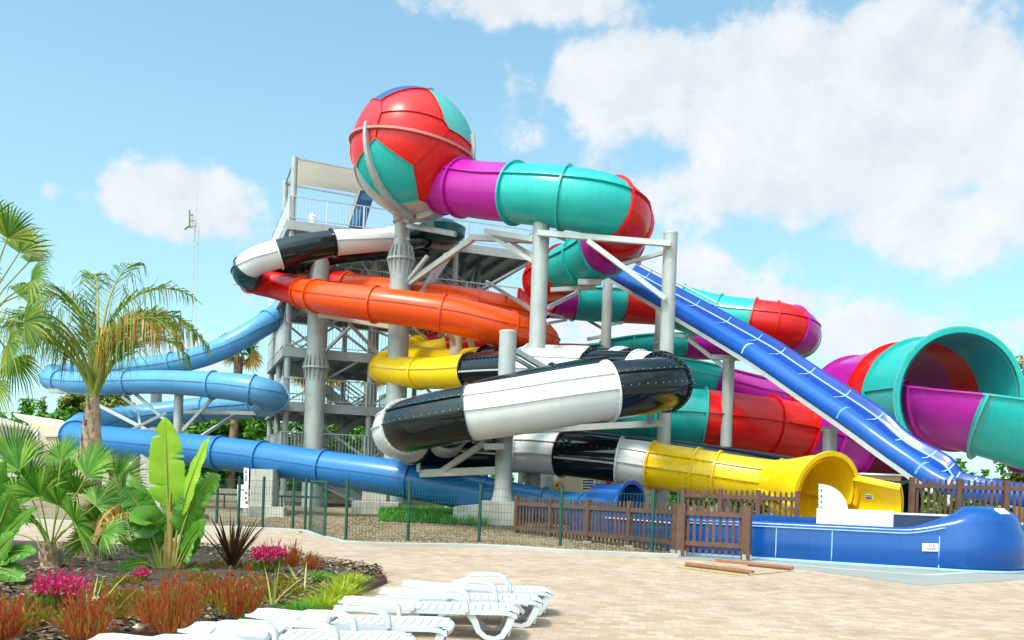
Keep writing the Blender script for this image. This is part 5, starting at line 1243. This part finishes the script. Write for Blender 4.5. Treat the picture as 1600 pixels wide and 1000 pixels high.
# small dry frond arching left of the banana plant
df = thing('dry_frond_plant', 'arching feathery frond turning orange and yellow left of the banana plant', 'plant', bp(150, 880))
cb, cp = MB(), MB()
for az, el, L_ in ((60, 74, 1.15), (85, 64, .95), (40, 80, .9)): feather_frond(cb, cp, W(148, 850, 13.4), math.radians(az), math.radians(el), L_, 2.3, 26, .3, dead=True)
o = cb.build('fronds', 'leaf_dead', df); cp.build('frond_stalks', 'petiole_red', o)
# --- banana plant
bd = 13.6
bb = bp(262, 912)
ba = thing('banana_plant', 'large banana-like plant with one tall bright upright leaf and reddish stems', 'plant', bb)
def PW(px, py, dz=0): return W(px, py, bd + dz)
def pad(mat, a, m, t, w, face, pet=.35, **k): return paddle('leaf', mat, ba, PW(*a), PW(*m), PW(*t), w, face, pet, **k)
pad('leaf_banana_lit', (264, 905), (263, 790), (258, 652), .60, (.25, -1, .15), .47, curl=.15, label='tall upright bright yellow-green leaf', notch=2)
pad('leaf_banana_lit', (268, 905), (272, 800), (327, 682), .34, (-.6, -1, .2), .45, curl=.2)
pad('leaf_banana', (272, 900), (285, 770), (345, 742, .2), .50, (-.1, -1, .7), .50, notch=3)
pad('leaf_banana', (270, 905), (285, 800), (312, 768), .52, (.4, -1, .5), .38)
pad('leaf_banana', (258, 905), (235, 800), (192, 762, -.1), .55, (.3, -1, .7), .38, notch=2)
pad('leaf_banana', (255, 905), (230, 790), (222, 820, -.5), .62, (.3, -1, .4), .40)
pad('leaf_banana', (252, 908), (240, 850), (212, 800, -.2), .52, (.5, -1, .2), .40, notch=1)
pad('leaf_banana', (262, 908), (258, 850), (200, 740, .5), .42, (.4, -1, .4), .5)
pad('leaf_banana', (268, 905), (285, 850), (322, 812, -.2), .46, (-.2, -1, .6), .35)
pad('leaf_banana', (270, 908), (290, 860), (308, 838, -.3), .40, (-.3, -1, .9), .35)
pad('leaf_banana', (272, 906), (300, 880), (305, 905, -.5), .34, (.2, -1, .9), .35)
pad('leaf_banana', (252, 908), (225, 840), (180, 846, -.3), .24, (0, -.6, 1), .4)
pad('leaf_banana', (250, 908), (238, 858), (170, 900, -.5), .34, (0, -1, .8), .4, notch=1)
pad('leaf_banana', (262, 908), (262, 830), (280, 740, .4), .40, (.1, -1, .2), .4)
st_ = MB()
for px, top, r_ in ((258, 830, .035), (266, 800, .04), (272, 840, .03), (250, 860, .028), (264, 770, .03)): st_.tubepath([PW(px + (262 - px) * .5, 915), PW(px, (915 + top) / 2), PW(px + 2, top)], [r_ * 1.3, r_, r_ * .7], 8)
st_.build('stem_cluster', 'petiole_red', ba, smooth=60)
lb = thing('banana_plant', 'broad leaved banana-like plant cut off by the left photo edge', 'plant', bp(-30, 905))
for a, m, t, w, f in [((-30, 900), (0, 830), (58, 792), .28, (-.2, -1, .6)), ((-30, 900), (10, 850), (56, 865), .34, (0, -1, .8)), ((-30, 905), (5, 800), (20, 770), .40, (.3, -1, .3)), ((-30, 905), (-5, 870), (38, 908), .36, (.1, -1, .7)), ((-30, 905), (-10, 860), (22, 835), .40, (.1, -1, .5)), ((-35, 905), (-30, 800), (8, 720), .36, (.3, -1, .3))]:
    paddle('leaf', 'leaf_banana', lb, W(*a, 11.6), W(*m, 11.5), W(*t, 11.3), w, f, .3, notch=1)
# --- spiky and grassy plants
def tuft(mb, c, n_, h, spread, w, bend=.3, jit=.05, seg=4):
    for i in range(n_):
        a = R.uniform(0, 2 * PI); e = Vector((math.cos(a), math.sin(a), 0)); s = spread * R.random() ** .7; hh = h * R.uniform(.6, 1.08)
        b0 = c + e * jit * R.random(); pts = []
        for k in range(seg):
            t = k / (seg - 1); pts.append(b0 + e * (s * hh * (t + bend * t * t)) + UPV * hh * (t - bend * .45 * t * t * s * 2))
        ww = w * R.uniform(.7, 1.2); mb.strip(pts, [ww * (1 - .15 * k) if k < seg - 1 else ww * .12 for k in range(seg)], e.cross(UPV) + e * R.uniform(-.6, .6))
def plant(name, label, cat, px, py, parts, group=None):
    p = bp(px, py); root = thing(name, label, cat, p, group)
    for pn, mat, fn in parts:
        b = MB(); fn(b, p); b.build(pn, mat, root)
    return root
plant('cordyline', 'dark purple spiky leaved plant at the back of the bed before the paving', 'plant', 362, 893, [('leaves', 'leaf_cordyline', lambda b, p: tuft(b, p + UPV * .08, 46, .86, .75, .052, .25)), ('inner_leaves', 'leaf_flax', lambda b, p: tuft(b, p + UPV * .05, 12, .72, .35, .04, .2)), ('stem', 'trunk_brown', lambda b, p: b.tubepath([p - UPV * .05, p + UPV * .2], [.05, .04], 8))])
def twiggy(b, p, h, rad, n_, leafw=.007):
    """bush of many fine upright twigs set with tiny leaves"""
    for i in range(n_):
        a = R.uniform(0, 2 * PI); e = Vector((math.cos(a), math.sin(a), 0)); s = R.random() ** .6; q = p + e * rad * .65 * s; hh = h * R.uniform(.35, 1.2) * (1 - .3 * s * s)
        top = q + e * rad * .6 * s + UPV * hh + rv(.05); mid = q.lerp(top, .5) + e * rad * .1 * s
        b.strip([q, mid, top], [.006, .005, .002], e.cross(UPV) + rv(.3))
        for k in range(7):
            t = .25 + .75 * R.random(); c = q.lerp(top, t); d = (e * R.uniform(-.3, .7) + UPV * R.uniform(.7, 1.8) + rv(.35)).normalized(); l = R.uniform(.03, .085)
            b.strip([c, c + d * l * .5, c + d * l], [.004, leafw, .002], d.orthogonal())
reds = [(130, 1002, .42, .20, 'wide red and rust bush nearest the camera at the bottom left of the bed', 130), (264, 985, .50, .27, 'largest fiery red bush in the bed below the banana plant stems', 210), (374, 962, .42, .22, 'red and rust bush between the largest red bush and the loungers', 150), (2, 1004, .36, .16, 'small orange red bush cut off by the left photo edge', 120),
        (455, 888, .38, .18, 'brownish red upright bush beside the pink bush near the paving', 90), (486, 892, .26, .12, 'smallest red bush at the paving edge beside the yellow grass', 80), (330, 940, .20, .14, 'low sparse red bush under the dark spiky plant', 90)]
for px, py, h, r_, lab, n_ in reds:
    plant('red_bush', lab, 'bush', px, py, [('foliage', 'leaf_red', lambda b, p: twiggy(b, p, h, r_, n_)), ('olive_foliage', 'leaf_ground', lambda b, p: twiggy(b, p, h * .8, r_, n_ // 3))], 'red leaved bushes in the planting bed')
def blossom(b, p, h, rad, n_):
    for i in range(n_):
        a = R.uniform(0, 2 * PI); e = Vector((math.cos(a), math.sin(a), 0)); s = R.random() ** .5; c = p + e * rad * s + UPV * h * R.uniform(.7, 1.1) * (1 - .2 * s)
        for k in range(6):
            d = (rv(1) + UPV * .5).normalized(); o_ = d.orthogonal().normalized() * .014; b.add([c, c + d * .035 + o_, c + d * .05, c + d * .035 - o_], [(0, 1, 2, 3)])
for px, py, h, r_, lab, n_ in [(95, 958, .36, .24, 'pink flowering shrub with dark stems at the left of the bed', 120), (418, 896, .40, .26, 'magenta pink feathery bush right of the dark spiky plant', 120), (222, 912, .18, .10, 'tiny pink flower clump beside the banana stems', 26)]:
    plant('flowering_shrub', lab, 'shrub', px, py, [('flowers', 'leaf_pink', lambda b, p: (blossom(b, p, h, r_, n_), twiggy(b, p + UPV * h * .45, h * .75, r_ * 1.0, n_ // 2))), ('foliage', 'leaf_olive', lambda b, p: twiggy(b, p, h * .8, r_ * .9, n_ // 2, .02))], 'pink flowering shrubs')
for px, py, h, r_, lab, m in [(532, 935, .34, 1.3, 'largest yellow green grass tuft at the front corner of the bed', 'leaf_grass'), (504, 950, .26, 1.3, 'yellow green grass tuft in front of the largest one by the loungers', 'leaf_grass'), (548, 912, .24, 1.2, 'small yellow green grass tuft nearest the paving corner', 'leaf_grass'), (500, 905, .18, 1.2, 'low grass tuft behind the yellow ones beside the red bush', 'leaf_lawn'), (470, 958, .20, 1.4, 'greener grass tuft left of the yellow ones along the loungers', 'leaf_lawn'), (420, 970, .16, 1.4, 'low green tuft beside the rust bush by the loungers', 'leaf_lawn')]:
    plant('grass_tuft', lab, 'grass', px, py, [('blades', m, lambda b, p: tuft(b, p - UPV * .03, 420, h, r_, .009, .5, .16))], 'ornamental grass tufts')
for px, py, h, lab, n_ in [(425, 945, .62, 'pale strap leaved plant leaning over the bark right of the rust bush', 12), (475, 925, .42, 'pale strap leaved plant near the yellow grass', 9), (345, 962, .40, 'pale leaning blades between the two red bushes', 6), (140, 965, .5, 'pale upright blades behind the nearest red bush', 6), (168, 968, .4, 'pale leaning blades right of the nearest red bush', 5)]:
    plant('strap_plant', lab, 'plant', px, py, [('leaves', 'leaf_flax', lambda b, p: tuft(b, p, n_, h, 1.0, .026, .2))], 'strap leaved plants in the bed')
gcv = MB(); pts = [(180, 935), (205, 945), (160, 950), (300, 905), (310, 925), (290, 930), (340, 915), (390, 915), (60, 975), (30, 960), (235, 940), (150, 925), (435, 915), (410, 935), (330, 945), (200, 920), (20, 985), (180, 970), (455, 930), (320, 890), (290, 895), (110, 975), (80, 940), (390, 890)]
for px, py in pts:
    for k in range(3):
        p = bp(px + R.uniform(-22, 22), py + R.uniform(-6, 6)); twiggy(gcv, p, R.uniform(.05, .13), R.uniform(.08, .18), 14, .016)
tag(gcv.build('ground_cover', 'leaf_ground'), 'low green, yellow and orange creeping plants on the dark bark', 'ground cover', kind='stuff')
def boulder(label, px, py, d, s):
    p = W(px, py, d); p.z = terrain_z(p.x, d) + .02
    bm = bmesh.new(); bmesh.ops.create_icosphere(bm, subdivisions=3, radius=1); b = MB(); ix = {}
    for v in bm.verts:
        k = 1 + .35 * noise.noise(v.co * 1.3 + Vector((px, 0, 0))); ix[v] = len(b.v); b.v.append(p + Vector((v.co.x * s * k, v.co.y * s * .8 * k, max(-.2, v.co.z) * s * .75 * k)))
    for f in bm.faces: b.f.append(tuple(ix[v] for v in f.verts))
    bm.free(); tag(b.build('rock', 'rock', smooth=50), label, 'rock')
boulder('reddish brown rock lying behind the banana plant on the gravel', 313, 812, 31, .28)
for i, (px, py, s, lab) in enumerate([(222, 928, .05, 'pale stone under the banana stems'), (195, 932, .05, 'pale stone left of the fiery red bush'), (216, 985, .07, 'pale stone at the foot of the largest red bush by the lounger'), (325, 885, .06, 'pale stone left of the dark spiky plant'), (508, 902, .06, 'pale stone behind the yellow grass')]):
    p = bp(px, py); b = MB(); pebble(b, p + UPV * .03, s); o = b.build('stone', 'concrete', smooth=60); tag(o, lab, 'stone', 'pale stones in the bark')
# ------------------------------------------------------------------ background trees and buildings
def crown_mb(mb, c, rx, ry, rz, n_cl, leaves, ls, lobes=7):
    """leaf clumps filling an uneven crown"""
    lob = [(Vector(c) + Vector((R.uniform(-.55, .55) * rx, R.uniform(-.5, .5) * ry, R.uniform(-.55, .6) * rz)), R.uniform(.38, .62)) for _ in range(lobes)]
    for k in range(n_cl):
        o, s = R.choice(lob); d = rv(1)
        while d.length > 1: d = rv(1)
        d = d.normalized() * (.55 + .45 * R.random() ** .5)
        q = o + Vector((d.x * rx * s, d.y * ry * s, d.z * rz * s)); cr_ = R.uniform(.25, .5) * rz * .28
        for j in range(leaves):
            p = q + rv(1) * cr_; n_ = (rv(1) + UPV * .6 + d * .6).normalized(); a = n_.orthogonal().normalized(); b_ = n_.cross(a); t = R.uniform(0, PI); u = (a * math.cos(t) + b_ * math.sin(t)) * ls * R.uniform(.6, 1.2); v = (b_ * math.cos(t) - a * math.sin(t)) * ls * .45
            mb.add([p - u, p + v * .9, p + u, p - v * .9], [(0, 1, 2, 3)])
def trunk_mb(base, h, r, spread):
    b = MB(); base = Vector(base); b.tubepath([base, base + UPV * h * .5 + rv(.1), base + UPV * h], [r, r * .8, r * .55], 8)
    for i in range(6):
        a = i * 2.4; e = Vector((math.cos(a), math.sin(a), 0)); s = base + UPV * h * R.uniform(.5, .95); b.tubepath([s, s + e * spread * .4 + UPV * h * .25, s + e * spread * .8 + UPV * h * .6], [r * .45, r * .3, r * .1], 6)
    return b
def tree(label, px, ptop, d, wpx, mat='leaf_tree', name='broadleaf_tree', n_cl=230, leaves=26, ls=.24, low=.12, group='trees beyond the slides', fixed_h=None):
    top = W(px, ptop, d); h = top.z; base = Vector((top.x, d, -.06)); root = thing(name, label, 'tree', base, group); rx = wpx * d / F / 2
    zc = h * (.5 + low); rz = h - zc
    trunk_mb(base, h * .55, .16 + .02 * h, rx).build('trunk', 'trunk_brown', root, smooth=50)
    b = MB(); crown_mb(b, (base.x, d, zc), rx * 1.15, rx * 1.0, rz * 1.05, n_cl, leaves, ls); b.build('crown', mat, root)
    return root
tree('green tree beyond the beige building, left of the tall feather palm', 62, 622, 70, 80)
tree('low bushy tree behind the beige building roof beside the pink pole', 88, 640, 66, 70, n_cl=110)
tree('olive green tree rising behind the feather palm trunk', 128, 612, 68, 80, 'leaf_olive')
tree('yellowish olive tree between the palm trunk and the blue tube post', 190, 606, 66, 95, 'leaf_olive')
tree('low dark tree at the far left edge behind the canopy roof', -12, 634, 60, 60, n_cl=90)
tree('tall thin topped tree at the right photo edge beyond the tunnel', 1600, 556, 62, 70, 'leaf_olive', n_cl=160)
tree('rounded green tree behind the teal flume at the right photo edge', 1640, 610, 56, 130, n_cl=130)
wb = MB()
for i in range(15):
    px = 235 + i * 29 + R.uniform(-8, 8); d = R.uniform(56, 66); t = W(px, R.uniform(636, 660), d)
    crown_mb(wb, (t.x, d, t.z * .48), 2.6, 2.2, t.z * .56, 150, 24, .25, 8)
for i in range(24):
    px = 640 + i * 44 + R.uniform(-14, 14); d = R.uniform(62, 80); t = W(px, R.uniform(705, 735), d)
    crown_mb(wb, (t.x, d, t.z * .45), 3.2, 2.4, t.z * .58, 45, 24, .34, 8)
for i in range(16):
    px = -60 + i * 24; d = R.uniform(58, 66); t = W(px, R.uniform(660, 690), d)
    crown_mb(wb, (t.x, d, t.z * .45), 2.4, 2.0, t.z * .56, 110, 24, .27, 8)
tag(wb.build('woodland', 'leaf_tree'), 'dense green wood closing the view behind the tower and slides', 'wood', kind='stuff')
def far_palm(label, px, py, d, rpx, ptr=None):
    hub = W(px, py, d); base = Vector((hub.x + (0 if ptr is None else (ptr - px) * d / F), d, -.05)); r_ = rpx * d / F
    root = thing('distant_palm', label, 'palm tree', base, 'palms beyond the tower')
    b = MB(); pts = [base.lerp(hub, t) for t in (0, .2, .5, .8, .97)]; b.tubepath(pts, [.34, .30, .27, .26, .3], 12)
    for i in range(70): q = base.lerp(hub, i / 70); a = i * 2.4; e = Vector((math.cos(a), math.sin(a), 0)); b.strip([q + e * .26, q + e * .34 + UPV * .16], [.16, .05], e.cross(UPV))
    b.build('trunk', 'trunk_brown', root, smooth=50)
    cb, dd = MB(), MB()
    for i in range(26):
        a = i * 2.4; el = R.uniform(-.5, 1.3); e = Vector((math.cos(a) * math.cos(el), math.sin(a) * math.cos(el), math.sin(el)))
        fan_leaf(cb if el > -.1 else dd, cb, hub, hub + e * r_ * .45, r_ * .62, 170, 16, .3, rv(1), .8, .02)
    cb.build('crown', 'leaf_fan_dark', root); 
    if dd.v: dd.build('dead_fronds', 'leaf_dead', root)
far_palm('distant fan palm with scaly trunk between the blue tube and the tower', 374, 550, 56, 40, 366)
far_palm('distant fan palm crown seen through the tower behind the thick flanged column', 482, 585, 72, 34)
far_palm('distant fan palm half hidden behind the yellow tubes and the tower', 516, 590, 76, 32)
far_palm('most distant fan palm seen just left of the yellow tube end', 574, 588, 82, 30)
# beige building on the left with its canopy
dB = 46
bl = thing('beige_building', 'beige rendered building with a sloping parapet and tan canopy at the left', 'building', (W(40, 750, dB).x, dB, -.05))
def zat(px, py, d=dB): return W(px, py, d)
poly = [(48, 765), (48, 660), (25, 648), (30, 652), (72, 667), (112, 666), (170, 664), (170, 765)]
poly = [(45, 770), (45, 662), (22, 650), (20, 645), (70, 666), (170, 664), (170, 770)]
f1 = [zat(*p) for p in poly]; f2 = [p + Vector((0, 5, 0)) for p in f1]; nn = len(f1)
MB().add(f1 + f2, [tuple(range(nn)), tuple(range(2 * nn - 1, nn - 1, -1))] + [(i, nn + i, nn + (i + 1) % nn, (i + 1) % nn) for i in range(nn)]).build('wall', 'render_beige', bl)
b = MB(); b.beam(zat(70, 681, dB - .06), zat(172, 679, dB - .06), .12, .12); b.build('ledge', 'steel_tan', bl)
b = MB(); b.beam(zat(52, 720, dB - .05), zat(52, 672, dB - .05), .5, .1); b.build('pilaster', 'render_white', bl)
a, c = zat(-60, 705, dB - .3), zat(44, 705, dB - .3); MB().beam(a, c, .2, 2.6).build('wall', 'render_white', bl, label='white lower wall under the canopy')
q = [zat(-70, 650, dB - 4), zat(-70, 630, dB - .2), zat(46, 666, dB - .2), zat(44, 668, dB - 3.2)]
b = MB(); b.add(q + [p - UPV * .12 for p in q], [(0, 1, 2, 3), (7, 6, 5, 4), (0, 4, 5, 1), (1, 5, 6, 2), (2, 6, 7, 3), (3, 7, 4, 0)]); b.build('canopy', 'roof_tan', bl)
b = MB(); b.beam(zat(58, 700, dB - .08), zat(58, 690, dB - .08), .5, .12); b.build('doorway', 'steel_tan', bl)
# small beige building under the white tube
dS = 47
sm = thing('pool_house', 'small beige building with white slatted shutter under the lower white tube', 'building', (W(920, 760, dS).x, dS, -.05))
def zs(px, py, o=0): return W(px, py, dS - o)
a, c = zs(838, 790), zs(1045, 790); t = zs(900, 722).z
MB().box((a.x, dS, -.05), (c.x, dS + 4, t)).build('wall', 'render_beige', sm)
b = MB(); b.box((a.x - .3, dS - .5, t), (c.x + .3, dS + 4.3, t + .2)); b.build('roof', 'steel_light', sm)
def panel(px0, py0, px1, py1, o, name, mat, par=sm):
    p, q = zs(px0, py0, o), zs(px1, py1, o); b = MB(); b.box((p.x, dS - o, q.z), (q.x, dS - o + .05, p.z)); return b.build(name, mat, par)
o = panel(909, 748, 929, 768, .06, 'shutter', 'paint_white')
b = MB()
for i in range(4): p, q = zs(910.5, 751 + 4.2 * i, .075), zs(927.5, 751 + 4.2 * i, .075); b.beam(p, q, .02, .07)
b.build('slots', 'glass_dark', o)
panel(852, 745, 862, 768, .06, 'window', 'glass_blue'); panel(930, 746, 946, 772, .06, 'door', 'render_white'); panel(947, 748, 955, 770, .06, 'door', 'gel_red'); panel(866, 742, 871, 768, .06, 'downpipe', 'paint_white')
# round yellow float ring on its wall
b = MB(); cc_ = zs(871, 759, .2); k = 20
rows = []
for i in range(k):
    a_ = 2 * PI * i / k; e = Vector((math.cos(a_), 0, math.sin(a_))); rows.append([cc_ + e * (.16 + .1 * math.cos(f_)) + Vector((0, .08 * math.sin(f_), 0)) for f_ in [2 * PI * j / 8 for j in range(8)]])
b.grid(rows + [rows[0]], True); tag(b.build('float_ring', 'wood_yellow', smooth=60), 'yellowish round float ring hanging on the small beige building', 'float ring')
# stone slab bench behind the yellow exit
sl = thing('stone_bench', 'orange tan stone slab bench behind the yellow exit hood', 'bench', (W(1380, 760, 38).x, 38, 0))
p, q = W(1350, 742, 38), W(1408, 755, 38); MB().box((p.x, 38, q.z), (q.x, 38.8, p.z)).build('seat', 'stone_tan', sl, bevel=.02)
MB().box((p.x - .2, 37.9, p.z), (q.x + .1, 38.9, p.z + .08)).build('top_slab', 'paint_white', sl, bevel=.01)
for x in (p.x + .2, q.x - .4): MB().box((x, 38.1, -.05), (x + .2, 38.7, q.z)).build('leg', 'concrete', sl)
# radio mast and pink pole
dm = 120
ms = thing('radio_mast', 'very thin grey lattice radio mast with a flat panel antenna against the cloud', 'mast', (W(296, 700, dm).x, dm, -.06))
b = MB(); bx = W(300, 500, dm).x
for dx in (-.55, 0, .55): b.cyl((bx + dx * .5, dm + abs(dx), -.06), (bx + dx * .5, dm + abs(dx), W(300, 352, dm).z), .035, n=6)
z = 0
while z < W(300, 352, dm).z: b.beam((bx - .27, dm + .5, z), (bx + .27, dm + .5, z + .7), .03); b.beam((bx + .27, dm + .5, z + .7), (bx - .27, dm + .5, z + 1.4), .03); z += 1.4
b.build('lattice', 'mast_grey', ms)
MB().cyl((bx + .1, dm, W(300, 356, dm).z), (bx + .1, dm, W(303, 302, dm).z), .04, n=6).build('whip', 'mast_grey', ms)
v = [W(x, y, dm - 1) for x, y in [(287, 344), (295, 327), (295, 352), (287, 358)]]; b = MB(); b.add(v + [p + Vector((.1, .4, 0)) for p in v], [(0, 1, 2, 3), (7, 6, 5, 4), (0, 4, 5, 1), (1, 5, 6, 2), (2, 6, 7, 3), (3, 7, 4, 0)]); b.build('panel_antenna', 'steel_light', ms)
b = MB()
for x0, y0, x1, y1 in [(294, 345, 304, 345), (296, 336, 302, 336), (296, 356, 304, 352), (301, 334, 301, 357), (304, 343, 304, 352)]: b.beam(W(x0, y0, dm - .5), W(x1, y1, dm - .5), .14)
b.build('bracket', 'mast_grey', ms)
pk = thing('chimney_pole', 'slim pinkish pole with a flat cap above the trees at the left', 'pole', (W(66, 700, 90).x, 90, -.06))
MB().cyl((W(66, 700, 90).x, 90, -.06), W(67, 622, 90), .30, .22, 12).build('shaft', 'mast_pink', pk, smooth=40); MB().cyl(W(67, 622, 90), W(67, 619, 90), .34, n=12).build('cap', 'mast_grey', pk, smooth=40)
